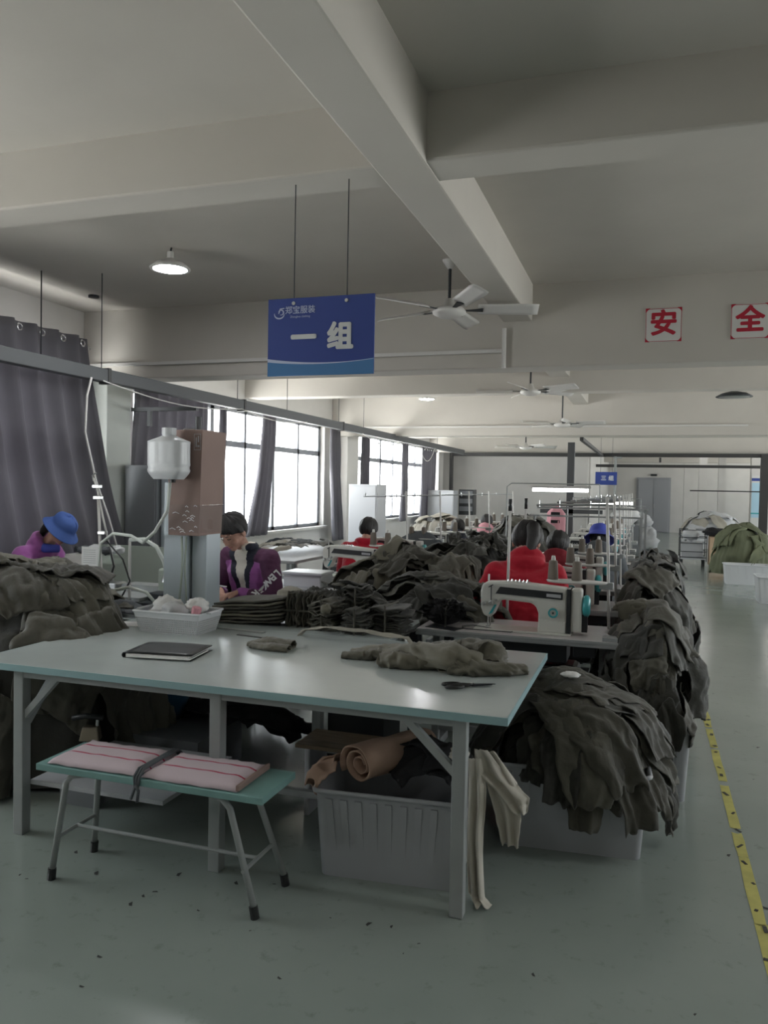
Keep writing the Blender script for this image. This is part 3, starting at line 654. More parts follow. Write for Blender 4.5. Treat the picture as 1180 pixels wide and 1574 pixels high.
# garments on the table: crumpled sleeve-like rolls
def sleeve(name, pts, radii, m, label, cat='garment', grp=None, flat=0.55, seed=0, z0=None, solid=0.0035, wr=0.22, parent=None, n=26):
    P = [Vector(p) for p in pts]; K = 40
    def at(t):
        f = t*(len(P)-1); i = min(int(f), len(P)-2); g = f-i; g = g*g*(3-2*g)*0.5+g*0.5
        return P[i].lerp(P[i+1], g), radii[i]+(radii[i+1]-radii[i])*g
    def fn(u, v):
        c, r = at(v); d = (at(min(1, v+0.02))[0]-at(max(0, v-0.02))[0]); d.z = 0
        d.normalize(); nn = Vector((-d.y, d.x, 0)); a = 2*PI*u
        k = r*(1+wr*ridge(math.cos(a)*1.2+seed, math.sin(a)*1.2+v*3, v*7+seed)+wr*0.5*ridge(math.cos(a)*3+seed, v*15, math.sin(a)*3)-wr*0.4)
        p = c+nn*math.cos(a)*k+Vector((0, 0, 1))*(math.sin(a)*k*flat)
        if z0 is not None: p.z = max(z0+0.003, p.z+r*flat*0.9)
        return p
    b = MB().grid(fn, n, K)
    o = b.obj(name, m, parent, smooth=True, solid=solid)
    if not parent: tag(o, label, cat, grp)
    return o
g = thing('folded_garment', 'olive garment heap with tucked sleeves at the right of the front table', 'garment', (-0.93, 3.48, T0))
for i, (pts, rad, sd) in enumerate([
    ([(-0.40, 0.10, 0), (-0.24, 0.10, 0.0), (-0.05, 0.02, 0.01), (0.13, -0.02, 0.01), (0.26, 0.0, 0)], [0.025, 0.05, 0.07, 0.085, 0.06], 1),
    ([(-0.20, -0.05, 0), (-0.12, -0.06, 0), (-0.02, -0.04, 0), (0.10, -0.02, 0)], [0.045, 0.055, 0.05, 0.04], 2),
    ([(-0.02, 0.13, 0.02), (0.15, 0.12, 0.03), (0.28, 0.06, 0.03), (0.30, -0.02, 0.01)], [0.045, 0.07, 0.075, 0.04], 3),
    ([(0.12, -0.09, 0), (0.22, -0.07, 0.0), (0.36, -0.02, 0), (0.44, 0.04, 0)], [0.035, 0.05, 0.04, 0.03], 4),
    ([(0.12, -0.10, 0.0), (0.15, -0.02, 0.03), (0.20, 0.04, 0.04)], [0.05, 0.055, 0.04], 5),
    ([(-0.42, 0.02, 0), (-0.30, 0.04, 0.0), (-0.18, 0.08, 0.01)], [0.022, 0.035, 0.04], 6)]):
    sleeve('sleeve' if i else 'garment_body', pts, rad, 'olive_pale', '', seed=sd*3.1, z0=0.0, parent=g, wr=0.34, flat=0.62)
g = thing('folded_garment', 'small olive folded garment lying in the middle of the front table', 'garment', (-1.75, 3.56, T0))
sleeve('garment_body', [(-0.14, 0.02, 0), (-0.04, 0.03, 0), (0.10, 0.04, 0)], [0.02, 0.05, 0.04], 'olive_pale', '', seed=4, z0=0.0, parent=g, flat=0.5)
sleeve('sleeve', [(-0.10, -0.01, 0), (0.02, -0.035, 0.0), (0.11, -0.03, 0)], [0.025, 0.035, 0.03], 'olive_pale', '', seed=8, z0=0.0, parent=g, flat=0.5)
# pale cloth along the back edge
m0 = dome(-1.45, 3.93, 0.30, 0.05, [(0, 0.81), (0.5, 0.805), (1, 0.79)], 0.01)
tag(panel(m0, 0, 0, PI/2, 0.10, 0.55, 0.004, 3.3, 12, 40, 0.012, 0.0).obj('cloth_strip', 'khaki_pale', smooth=True, solid=0.003), 'pale cloth strip along the back edge of the front table', 'cloth')

# ---------------------------------------------------------------- second work table behind
t = thing('work_table', 'plain work table behind the front table, loaded with garments', 'table', (-2.2, 4.55, 0))
MB().box(-0.98, 0.90, -0.50, 0.42, 0.745, 0.77).obj('tabletop', 'table_top', t, bevel=0.003)
for x, y in ((-0.85, -0.42), (0.8, -0.42), (-0.85, 0.36), (0.8, 0.36)): MB().box(x-0.025, x+0.025, y-0.025, y+0.025, 0, 0.745).obj('leg', 'dark_metal', t)
T1 = 0.77

# wavy bundles of cut pieces
def bundle(loc, w_, d_, h_, n, m, label, rz=0.0, A=0.012, seed=0, tie=True, vertical=False, bend=0.0):
    t = thing('garment_bundle', label, 'bundle', loc, rz, 'tied bundles of olive cut pieces')
    n = int(n*1.7); b = MB(); th = h_/n; rnd = random.Random(seed)
    for i in range(n):
        ry_ = rnd.gauss(0, 0.10)
        z = (i+0.5)*th; ox, oy = rnd.uniform(-0.015, 0.015), rnd.uniform(-0.012, 0.012); kk = rnd.uniform(0.78, 1.12)
        def fn(u, v, z=z, ox=ox, oy=oy, kk=kk, i=i, ry_=ry_):
            x = (u-0.5)*w_*kk*(1+0.12*nz(v*4, i, seed)); y = (v-0.5)*d_*kk*(1+0.15*nz(u*5, i*1.3, seed)); x, y = x-y*ry_, y+x*ry_
            dz = A*math.sin(x*(60+20*nz(i*0.2, seed))+4*nz(i*0.25, seed, x*9)+seed)*(0.6+0.6*nz(i*0.5, seed*1.1))+A*0.9*ridge(x*8+seed, y*6, i*0.22)
            zz = z+dz*(0.4+0.6*z/h_)+bend*x*x*6
            # the outer rim folds down
            e = max(0, abs(2*v-1)-0.8)*5; zz -= th*0.4*e
            if vertical: return (zz-h_/2+ox, y+oy, x+w_/2)
            return (x+ox, y+oy, max(0.004, zz))
        b.grid(fn, 36, 12)
    b.obj('stacked_pieces', m, t, smooth=True, solid=th*0.45)
    if tie:
        r = MB()
        if vertical: r.tube([(-h_/2-0.01, -d_/2-0.008, w_*0.5), (h_/2+0.01, -d_/2-0.008, w_*0.5), (h_/2+0.01, d_/2, w_*0.5), (-h_/2-0.01, d_/2, w_*0.5), (-h_/2-0.01, -d_/2-0.008, w_*0.5)], 0.006, 6)
        else: r.tube([(0.0, -d_/2-0.01, 0.0), (0.0, -d_/2-0.012, h_+0.012), (0, d_/2, h_+0.012), (0, d_/2, 0)], 0.006, 6)
        r.obj('tie_strip', 'olive', t)
    return t
bundle((-1.90, 4.32, T1), 0.19, 0.18, 0.20, 13, 'olive', 'upright wavy-edged olive bundle, leftmost behind the front table', 0.1, 0.012, 1, vertical=True)
bundle((-1.73, 4.27, T1), 0.16, 0.18, 0.16, 9, 'olive', 'olive bundle with a round pocket piece showing, second from the left', -0.1, 0.016, 2)
bundle((-1.60, 4.40, T1), 0.17, 0.18, 0.23, 13, 'olive_dark', 'tallest dark olive bundle in the row behind the front table', 0.15, 0.016, 3, vertical=False)
bundle((-1.52, 4.20, T1), 0.15, 0.15, 0.13, 8, 'olive_dark', 'low dark bundle at the foot of the tallest bundle', 0.0, 0.010, 4)
bundle((-1.36, 4.30, T1), 0.20, 0.20, 0.15, 8, 'olive_dark', 'blocky dark olive bundle at the right end of the row', -0.05, 0.010, 5)
m0 = dome(-1.75, 4.40, 0.34, 0.16, [(0, 0.97), (0.6, 0.95), (0.9, 0.87), (1.0, 0.78)], 0.03, seed=3)
heap(m0, 10, 'garment_heap', 'loose olive piece thrown over the row of tied bundles', 'loose pieces over the bundles', ['olive', 'olive_dark', 'khaki_pale'] if 0 else ['olive', 'olive_dark'], 0.1, 0.8, 0.10, 0.18, 0.02, 31, corelabel='packed dark cloth between the tied bundles behind the front table')
crump('paper_tag', (-1.70, 4.14, 0.90), 0.028, 'olive_pale', 'pale rounded pocket piece on the second bundle', 'pocket piece', 4, 1.0)
# folded trousers in front of the woman
for i in range(7):
    zz = T1+0.006+i*0.017
    def fn(u, v, i=i, zz=zz):
        x = -2.50+0.50*u+0.01*nz(i, v*2)+0.012*i*(1-u); y = 4.16+0.30*v+0.015*nz(i*2.2, u*2)
        return (x, y, zz+0.055*u**2*(0.4+i*0.1)+0.006*ridge(u*3, v*3, i*1.3)+0.028*math.sin(PI*u)*(0.15*i)*(1-u))
    o = MB().grid(fn, 22, 10).obj('folded_trousers', 'olive_pale' if i in (2, 5) else 'olive', smooth=True, solid=0.012)
    tag(o, 'folded olive trousers in the layered pile before the woman in purple', 'trousers', 'folded trousers before the woman')
crump('cloth_scrap', (-2.05, 4.42, 0.93), 0.07, 'khaki_pale', 'pale cream scrap on top of the folded trousers pile', 'cloth', 14, 0.6)

# ---------------------------------------------------------------- equipment column with cardboard box and jug
t = thing('machine_column', 'tall pale blue metal column standing behind the white basket', 'column', (-2.86, 4.62, 0.77))
MB().box(-0.155, 0.02, -0.11, 0.09, 0, 0.83).obj('left_channel', 'column_blue', t, bevel=0.008)
MB().box(0.035, 0.145, -0.07, 0.11, 0, 0.83).obj('right_channel', 'column_blue', t, bevel=0.008)
b = MB(); b.tube([(-0.005, -0.13, 0.48), (0.01, -0.14, 0.33), (0.0, -0.135, 0.21), (-0.02, -0.13, 0.03)], 0.007, 6); b.tube([(0.025, -0.12, 0.48), (0.02, -0.13, 0.28), (0.035, -0.125, 0.05)], 0.006, 6); b.obj('hanging_cords', 'board_green', t, smooth=True)
MB().tube([(0.02, 0.02, 0.83), (0.02, 0.02, 1.27)], 0.022, 10).obj('top_pipe', 'rail_grey', t)
t = thing('cardboard_box', 'tall brown cardboard box taped around the top of the column', 'box', (-2.80, 4.60, 1.26))
b = MB(); b.taper(-0.14, 0.085, -0.15, 0.14, 0, -0.145, 0.11, -0.155, 0.145, 0.68); b.obj('carton', 'cardboard', t, bevel=0.004)
b = MB(); b.box(-0.152, 0.095, -0.158, 0.15, 0.02, 0.20); b.obj('tape_wrap', 'film', t)
b = MB()
for k in range(16):
    a = random.uniform(0, 1); z = random.uniform(0.02, 0.2); x = -0.15+0.22*a; L = random.uniform(0.015, 0.05)
    b.tube([(x, -0.162, z), (x+L*0.5, -0.166, z+0.008), (x+L, -0.162, z-0.002)], 0.0028, 5)
b.obj('film_creases', 'letter_white', t, smooth=True)
b = MB()
for (x0, x1, z0, z1) in ((0.05, 0.10, 0.55, 0.553), (0.05, 0.10, 0.65, 0.653), (0.05, 0.053, 0.55, 0.65), (0.097, 0.10, 0.55, 0.65), (0.062, 0.07, 0.57, 0.63), (0.078, 0.086, 0.60, 0.64), (0.075, 0.09, 0.57, 0.58)):
    b.add([(x0, -0.1585, z0), (x1, -0.1585, z0), (x1, -0.1585, z1), (x0, -0.1585, z1)], [(0, 1, 2, 3)])
b.obj('printed_marks', 'cabinet', t)
t = thing('water_jug', 'translucent white plastic jug fixed upside-down style on the cardboard box', 'jug', (-2.88, 4.36, 1.62))
t['label'] = 'white plastic jug hanging on the left side of the cardboard box'
def jug(u, v):
    a = 2*PI*u; z = 0.30*v
    r = 0.140*(1-0.30*max(0, (0.18-v)/0.18)**1.4)*(1-0.0*v)
    if v > 0.80: r *= 1-0.70*((v-0.80)/0.12 if v < 0.92 else 1.0)*1.0 if v < 0.92 else 0.30
    if 0.22 < v < 0.27: r *= 0.97
    ca, sa = math.cos(a), math.sin(a); k = 1/max(abs(ca)**4+abs(sa)**4, 1e-6)**0.25
    k = 1+(k-1)*0.75; rib = 1-0.02*(1 if (0.35 < v < 0.75 and math.sin(a*14) > 0.3) else 0)
    return (ca*r*k*rib*0.95, sa*r*k*0.62*rib, z)
MB().grid(jug, 64, 30).obj('jug_body', 'plastic_white', t, smooth=True)
MB().lathe([(0.038, 0.27), (0.045, 0.285), (0.045, 0.325), (0.0, 0.325)], n=20).obj('cap', 'plastic_white', t)
MB().lathe([(0.0, -0.02), (0.016, -0.02), (0.02, 0.02)], (0.03, 0, 0), 12).obj('outlet', 'black_plastic', t)
MB().tube([(-0.0, 0.08, 0.25), (0.02, 0.14, 0.33), (0.08, 0.17, 0.33)], 0.004, 5).obj('mounting_wire', 'steel', t)
tag(MB().tube([(-2.87, 4.36, 1.60), (-2.90, 4.38, 1.42), (-3.02, 4.42, 1.28), (-3.14, 4.46, 1.20), (-3.26, 4.5, 1.24), (-3.40, 4.5, 1.25), (-3.50, 4.5, 1.18), (-3.52, 4.5, 1.0), (-3.47, 4.46, 0.90), (-3.35, 4.42, 0.875), (-3.2, 4.4, 0.91), (-3.08, 4.42, 0.88), (-3.02, 4.45, 0.80)], 0.011, 10).obj('water_hose', 'hose', smooth=True), 'pale flexible hose looping from the jug to the table', 'hose')

# ---------------------------------------------------------------- bench with striped pad
t = thing('small_bench', 'low bench with teal top and grey tube legs before the front table', 'bench', (-1.80, 2.70, 0))
MB().box(-0.50, 0.51, -0.135, 0.155, 0.435, 0.462).obj('bench_top', 'bench_top', t, bevel=0.003)
for (tx, bx, dy) in ((-0.38, -0.425, 0), (0.36, 0.475, 0)):
    for sy in (-1, 1):
        yb = sy*0.13+(0.02 if bx > 0 else 0); yt = sy*0.10
        fx = bx; MB().tube([(tx+(0.10 if tx < 0 else -0.10), yt*0.8, 0.428), (tx+(0.03 if tx < 0 else -0.03), yt, 0.42), (tx, yt, 0.39), (fx, yb, 0.02)], 0.0125, 10).obj('leg', 'leg_grey', t, smooth=True)
        MB().tube([(fx+(fx-tx)*-0.08, yb*0.995, 0.045), (fx, yb, 0.0)], 0.017, 10).obj('rubber_foot', 'black_plastic', t)
    zc = 0.17; xx = tx+(bx-tx)*0.58; MB().tube([(xx, -0.12, zc), (xx, 0.125, zc)], 0.008, 8).obj('cross_bar', 'leg_grey', t)
MB().tube([(-0.405, 0.0, 0.17), (0.425, 0.0, 0.17)], 0.008, 8).obj('stretcher', 'leg_grey', t)
def stripe_mat():
    m = bpy.data.materials.new('striped_pad'); m.use_nodes = True; nt = m.node_tree; b = nt.nodes['Principled BSDF']; b.inputs['Roughness'].default_value = 0.85
    tc = nt.nodes.new('ShaderNodeTexCoord'); sp = nt.nodes.new('ShaderNodeSeparateXYZ'); nt.links.new(tc.outputs['Object'], sp.inputs[0])
    prev = None
    for y0 in (-0.045, 0.045):
        s = nt.nodes.new('ShaderNodeMath'); s.operation = 'SUBTRACT'; s.inputs[1].default_value = y0; nt.links.new(sp.outputs['Y'], s.inputs[0])
        a = nt.nodes.new('ShaderNodeMath'); a.operation = 'ABSOLUTE'; nt.links.new(s.outputs[0], a.inputs[0])
        l = nt.nodes.new('ShaderNodeMath'); l.operation = 'LESS_THAN'; l.inputs[1].default_value = 0.0045; nt.links.new(a.outputs[0], l.inputs[0])
        if prev is None: prev = l
        else:
            q = nt.nodes.new('ShaderNodeMath'); q.operation = 'MAXIMUM'; nt.links.new(prev.outputs[0], q.inputs[0]); nt.links.new(l.outputs[0], q.inputs[1]); prev = q
    mx = nt.nodes.new('ShaderNodeMixRGB'); mx.inputs[1].default_value = (0.60, 0.50, 0.54, 1); mx.inputs[2].default_value = (0.42, 0.03, 0.08, 1)
    nt.links.new(prev.outputs[0], mx.inputs[0]); nt.links.new(mx.outputs[0], b.inputs['Base Color']); M['striped'] = m
stripe_mat()
t = thing('seat_pad', 'pale pink seat pad with red stripes tied onto the bench', 'cushion', (-1.82, 2.71, 0.462))
for x0, x1 in ((-0.43, -0.008), (0.008, 0.42)):
    def fn(u, v, x0=x0, x1=x1):
        e = min(1, min(u, 1-u, v*0.6, (1-v)*0.6)*9)
        return (x0+(x1-x0)*u, -0.135+0.27*v+0.004*nz(u*4, x0), 0.004+0.026*e**0.5+0.004*nz(u*7, v*5, x0)+0.003*math.sin(u*40)*(v > 0.9))
    o = MB().grid(fn, 30, 18).obj('padding', 'striped', t, smooth=True, solid=0.004)
MB().box(0.412, 0.425, -0.13, 0.13, 0.002, 0.026).obj('brown_edge', 'cardboard', t, bevel=0.004)
b = MB(); 
for dx in (-0.012, 0.0, 0.012): b.tube([(dx, 0.155, 0.0), (dx, 0.12, 0.032), (dx*0.6, 0.0, 0.034), (dx, -0.12, 0.032), (dx, -0.150, 0.01), (dx*0.5, -0.152, -0.03)], 0.0055, 6)
b.tube([(0.0, -0.155, -0.02), (-0.01, -0.16, -0.05), (-0.02, -0.158, -0.075)], 0.006, 6); b.tube([(0.0, -0.155, -0.02), (0.015, -0.16, -0.04), (0.008, -0.158, -0.085)], 0.007, 6, flat=0.4)
b.obj('tie_cloth', 'grey_cloth', t, smooth=True)

# ---------------------------------------------------------------- tubs
def tub(loc, w_, d_, h_, label, rz=0.0, group='grey plastic storage tubs', ribs=9, m='tub'):
    t = thing('storage_tub', label, 'tub', loc, rz, group); k = 0.92
    def prof(hw, hd, r=0.03, n=5):
        pts = []
        for (sx, sy, a0) in ((1, 1, 0), (-1, 1, PI/2), (-1, -1, PI), (1, -1, 1.5*PI)):
            for q in range(n+1):
                a = a0+PI/2*q/n; pts.append((sx*(hw-r)+r*math.cos(a), sy*(hd-r)+r*math.sin(a)))
        return pts
    levels = [(0.0, k), (0.06, k+0.005), (0.5, 0.96), (1.0, 1.0)]; vs = []; N = len(prof(1, 1))
    for z, s in levels: vs += [(x, y, z*h_) for x, y in prof(w_/2*s, d_/2*s)]
    for z, s in reversed(levels): vs += [(x, y, max(0.006, z*h_)) for x, y in prof(w_/2*s-0.005, d_/2*s-0.005)]
    L = len(levels)*2
    fs = [(i*N+q, i*N+(q+1) % N, (i+1)*N+(q+1) % N, (i+1)*N+q) for i in range(L-1) for q in range(N)]
    fs += [tuple(reversed(range(N))), tuple(range((L-1)*N, L*N))]
    MB().add(vs, fs).obj('tub_body', m, t, smooth=True, autos=True)
    r = MB(); pr = [(x, y, h_) for x, y in prof(w_/2+0.006, d_/2+0.006)]; r.tube(pr+pr[:1], 0.010, 8); r.obj('rim', m, t, smooth=True)
    b = MB()
    for q in range(ribs):
        x = (-0.5+(q+0.5)/ribs)*w_*0.9
        b.add([(x*k-0.014, -d_/2*k-0.001, h_*0.30), (x*k+0.014, -d_/2*k-0.001, h_*0.30), (x+0.014, -d_/2-0.004, h_*0.92), (x-0.014, -d_/2-0.004, h_*0.92)], [(0, 1, 2, 3)])
    b.obj('ribs', m, t, solid=0.008)
    return t
tub((-0.965, 3.21, 0), 0.62, 0.44, 0.355, 'grey ribbed tub under the right end of the front table', 0.09)
tub((-0.30, 3.76, 0), 0.66, 0.46, 0.37, 'grey tub overflowing with olive garments beside the front table', 0.08)
tub((0.0, 4.56, 0), 0.48, 0.52, 0.37, 'grey tub by the aisle behind the first overflowing tub', 0.05)
# contents of the first tub
def spiral(u, v):
    a = 2*PI*2.6*u; r = 0.020+0.072*u; x = (v-0.5)*0.40
    k = 1+0.10*ridge(a*0.8, v*3)
    return rotz((r*math.cos(a)*k*1.05, x-0.03*u, r*math.sin(a)*k*0.85), -0.55)
b = MB().grid(spiral, 90, 12).xf(lambda v: (v[0]-0.99, v[1]+3.24, v[2]+0.45))
tag(b.obj('fabric_roll', 'tan_cloth', smooth=True, solid=0.006), 'rolled tan-pink fabric lying in the tub under the table', 'fabric roll')
m0 = dome(-1.18, 3.10, 0.11, 0.12, [(0, 0.43), (0.5, 0.42), (0.85, 0.39), (1.0, 0.36), (1.02, 0.28)], 0.03)
for i, (px, py, r_) in enumerate(((-0.10, -0.02, 0.6), (-0.12, 0.06, 1.5))):
    tag(panel(m0, px, py, r_, 0.12, 0.22, 0.012*i+0.005, 50+i).obj('fabric_piece', 'tan_cloth', smooth=True, solid=0.004), 'tan fabric piece spilling over the left rim of the tub', 'fabric', 'tan fabric pieces in the tub')
m0 = dome(-0.83, 3.22, 0.20, 0.20, [(0, 0.47), (0.6, 0.44), (1.0, 0.33)], 0.03)
for i in range(5):
    tag(panel(m0, 0.05*math.cos(i*2.2), 0.06*math.sin(i*2.2), i*1.1, 0.18, 0.28, 0.01*i, 70+i).obj('dark_fabric_piece', 'black_cloth', smooth=True, solid=0.004), 'black fabric piece in the right half of the tub', 'fabric', 'black fabric pieces in the tub')
def hang(pts, wd, m, label, seed, grp='cream strips hanging at the table leg'):
    P = [Vector(p) for p in pts]
    def fn(u, v):
        f = v*(len(P)-1); i = min(int(f), len(P)-2); g = f-i; c = P[i].lerp(P[i+1], g); W_ = wd[i]+(wd[i+1]-wd[i])*g
        a = (u-0.5)*W_
        return (c.x+a, c.y+0.018*math.sin(u*13+seed+2*nz(v*2, seed))*min(1, v*3)+0.01*ridge(u*2, v*6, seed), c.z+0.012*nz(u*5, v*3, seed))
    o = MB().grid(fn, 14, 34).obj('cloth_strip', m, smooth=True, solid=0.003); tag(o, label, 'cloth', grp); return o
hang([(-0.60, 2.98, 0.56), (-0.585, 2.97, 0.45), (-0.59, 2.96, 0.2), (-0.58, 2.97, 0.03), (-0.55, 2.94, 0.012)], [0.05, 0.07, 0.06, 0.06, 0.07], 'cream_cloth', 'long cream strip trailing from the table leg to the floor', 1)
hang([(-0.57, 3.02, 0.58), (-0.50, 3.02, 0.47), (-0.47, 3.03, 0.34), (-0.46, 3.03, 0.22)], [0.08, 0.12, 0.10, 0.06], 'cream_cloth', 'short cream cloth piece bunched right of the table leg', 5)
hang([(-0.58, 3.0, 0.59), (-0.54, 3.0, 0.50), (-0.45, 3.0, 0.42), (-0.42, 3.01, 0.36)], [0.05, 0.12, 0.12, 0.04], 'cream_cloth', 'cream cloth corner flaring out to the right of the leg', 8)
crump('cloth_knot', (-0.67, 3.02, 0.56), 0.035, 'cream_cloth', 'small cream knot of cloth left of the right table leg', 'cloth', 3, 0.8)

# ---------------------------------------------------------------- garment heaps
OL = ['olive', 'olive', 'olive_dark']
mA = dome(-0.31, 3.80, 0.42, 0.34, [(0, 0.61), (0.2, 0.595), (0.40, 0.55), (0.60, 0.48), (0.78, 0.39), (0.9, 0.30), (1.0, 0.19)], 0.06, seed=2)
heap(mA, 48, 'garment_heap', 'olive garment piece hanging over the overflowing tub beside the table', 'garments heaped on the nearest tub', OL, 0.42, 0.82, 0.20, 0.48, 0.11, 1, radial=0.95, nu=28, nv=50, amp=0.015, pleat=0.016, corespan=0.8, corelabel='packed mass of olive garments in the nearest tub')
crump('paper_tag', (-0.31, 3.74, 0.745), 0.04, 'paper', 'white paper tag on top of the nearest garment heap', 'paper', 2, 0.3)
mB = dome(0.055, 4.66, 0.175, 0.40, [(0, 0.86), (0.4, 0.83), (0.7, 0.74), (0.9, 0.60), (1.0, 0.45), (1.02, 0.32)], 0.08, seed=5)
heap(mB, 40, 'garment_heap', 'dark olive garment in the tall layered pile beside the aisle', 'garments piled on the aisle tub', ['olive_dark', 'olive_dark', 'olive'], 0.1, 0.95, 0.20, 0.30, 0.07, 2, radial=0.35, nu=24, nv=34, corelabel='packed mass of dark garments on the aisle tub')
mC = dome(0.02, 6.1, 0.25, 0.75, [(0, 0.96), (0.4, 0.93), (0.7, 0.82), (0.9, 0.62), (1.0, 0.40), (1.04, 0.05)], 0.10, seed=8)
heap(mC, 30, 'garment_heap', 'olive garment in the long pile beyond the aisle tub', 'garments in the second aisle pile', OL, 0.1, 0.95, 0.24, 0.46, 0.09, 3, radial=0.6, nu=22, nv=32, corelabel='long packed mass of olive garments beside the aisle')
mD = dome(0.08, 8.5, 0.25, 1.0, [(0, 0.92), (0.5, 0.88), (0.8, 0.7), (1.0, 0.40), (1.04, 0.03)], 0.06, seed=11)
heap(mD, 16, 'garment_heap', 'dark garment in the third aisle pile behind the long pile', 'garments in the third aisle pile', ['olive_dark', 'olive', 'olive_dark'], 0.1, 0.95, 0.26, 0.5, 0.05, 4, radial=0.4, corelabel='packed mass of dark garments in the third aisle pile')
mE = dome(0.15, 11.0, 0.34, 1.0, [(0, 0.80), (0.5, 0.76), (0.8, 0.6), (1.0, 0.35), (1.04, 0.03)], 0.06, seed=13)
heap(mE, 8, 'garment_heap', 'garment in the farthest low pile beside the aisle', 'garments in the farthest aisle pile', ['olive_dark', 'olive'], 0.1, 0.9, 0.3, 0.5, 0.05, 5, radial=0.4, nu=8, nv=12, corelabel='packed mass of garments in the farthest aisle pile')
mF = dome(-3.52, 3.72, 0.86, 0.64, [(0, 1.02), (0.35, 1.00), (0.6, 0.94), (0.80, 0.80), (0.92, 0.62), (1.0, 0.35), (1.06, 0.03)], 0.09, seed=17)
heap(mF, 32, 'garment_heap', 'large olive garment draped on the big pile at the left', 'garments on the big left pile', ['olive', 'olive_pale', 'olive'], 0.1, 0.9, 0.40, 0.62, 0.08, 6, radial=0.5, nu=26, nv=36, amp=0.024, pleat=0.03, corelabel='packed mass of the big olive pile at the left')
# middle heaps on the tables
mG = dome(-1.70, 5.9, 0.50, 0.42, [(0, 1.01), (0.4, 0.99), (0.75, 0.91), (0.92, 0.83), (1.0, 0.74), (1.0, 0.6)], 0.14, seed=19)
heap(mG, 38, 'garment_heap', 'lighter olive garment in the tall heap in the middle of the hall', 'garments in the tall middle heap', ['olive_pale', 'olive', 'olive'], 0.1, 0.95, 0.19, 0.34, 0.09, 7, radial=0.5, nu=20, nv=28, amp=0.026, corelabel='packed mass of the tall middle heap')
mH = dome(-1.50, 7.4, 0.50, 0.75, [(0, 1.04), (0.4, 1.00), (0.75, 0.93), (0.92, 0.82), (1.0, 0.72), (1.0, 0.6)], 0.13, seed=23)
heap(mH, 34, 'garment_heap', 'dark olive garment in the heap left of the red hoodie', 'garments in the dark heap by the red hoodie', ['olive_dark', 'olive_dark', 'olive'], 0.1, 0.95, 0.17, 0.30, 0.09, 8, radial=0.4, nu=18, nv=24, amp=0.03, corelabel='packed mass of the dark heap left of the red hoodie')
mI = dome(-1.30, 5.0, 0.42, 0.30, [(0, 0.93), (0.5, 0.91), (0.8, 0.85), (1.0, 0.76), (1.02, 0.7)], 0.04, seed=29)
heap(mI, 16, 'garment_heap', 'olive garment in the flat heap behind the tied bundles', 'garments in the flat heap behind the bundles', ['olive', 'olive_dark'], 0.1, 0.9, 0.17, 0.30, 0.06, 9, radial=0.4, nu=18, nv=24, amp=0.024, corelabel='packed mass of the flat heap behind the bundles')
mJ = dome(-1.5, 10.4, 0.45, 0.9, [(0, 1.22), (0.4, 1.18), (0.75, 1.02), (0.95, 0.8), (1.0, 0.5)], 0.07, seed=33)
heap(mJ, 14, 'garment_heap', 'grey-olive garment in the layered heap behind the red hoodie', 'garments in the layered heap farther back', ['olive_pale', 'olive'], 0.1, 0.9, 0.26, 0.5, 0.05, 10, radial=0.6, nu=8, nv=14, corelabel='packed mass of the layered heap behind the red hoodie')
mK = dome(-2.95, 11.65, 0.50, 0.5, [(0, 1.10), (0.4, 1.07), (0.75, 0.98), (0.95, 0.8), (1.0, 0.5)], 0.06, seed=37)
heap(mK, 14, 'garment_heap', 'pale khaki piece in the light heap near the third window', 'pale khaki pieces near the third window', ['khaki_pale', 'khaki_pale', 'olive_pale'], 0.1, 0.9, 0.18, 0.42, 0.05, 11, core='khaki_pale', radial=0.7, nu=8, nv=14, corelabel='packed mass of pale khaki cloth near the third window')
# tables that carry the middle heaps
for (x, y, wx, wy, lb) in ((-1.78, 5.9, 1.0, 0.8, 'low table under the tall middle heap'), (-1.60, 7.4, 0.62, 1.4, 'table under the dark heap left of the red hoodie'), (-1.6, 10.4, 0.62, 1.6, 'table under the layered heap far back'), (-2.95, 11.65, 1.0, 0.9, 'table under the pale khaki heap')):
    t = thing('heap_table', lb, 'table', (x, y, 0), group='tables under heaps')
    MB().box(-wx/2, wx/2, -wy/2, wy/2, 0.70, 0.73).obj('tabletop', 'machine_top', t)
    for sx in (-1, 1):
        for sy in (-1, 1): MB().box(sx*wx/2*0.9-0.02, sx*wx/2*0.9+0.02, sy*wy/2*0.9-0.02, sy*wy/2*0.9+0.02, 0, 0.70).obj('leg', 'dark_metal', t)
# right-hand far goods
mL = dome(1.5, 20.3, 0.62, 0.7, [(0, 1.10), (0.4, 1.05), (0.75, 0.92), (1.0, 0.7), (1.0, 0.3)], 0.06, seed=41)
heap(mL, 18, 'cloth_heap', 'white cloth piece in the far heap behind the wire trolley', 'white cloths in the far heap', ['white_cloth', 'white_cloth', 'white_cloth', 'khaki_pale', 'white_cloth', 'white_cloth', 'black_cloth'], 0.1, 0.9, 0.3, 0.5, 0.05, 12, core='white_cloth', nu=8, nv=12, gname='cloth_piece', corelabel='packed mass of white cloth far down the aisle')
mM = dome(1.72, 16.0, 0.52, 0.5, [(0, 0.98), (0.4, 0.93), (0.75, 0.76), (1.0, 0.45), (1.04, 0.12)], 0.06, seed=43)
heap(mM, 14, 'garment_heap', 'green-olive garment in the heap at the far right', 'green garments in the far right heap', ['olive_green'], 0.1, 0.9, 0.22, 0.6, 0.04, 13, core='olive_green', radial=0.9, nu=8, nv=14, corelabel='packed mass of green garments at the far right')
tub((1.70, 15.25, 0), 0.72, 0.42, 0.34, 'white tub in front of the green garment heap at the far right', 0, 'white tubs at the far right', 5, 'plastic_white')
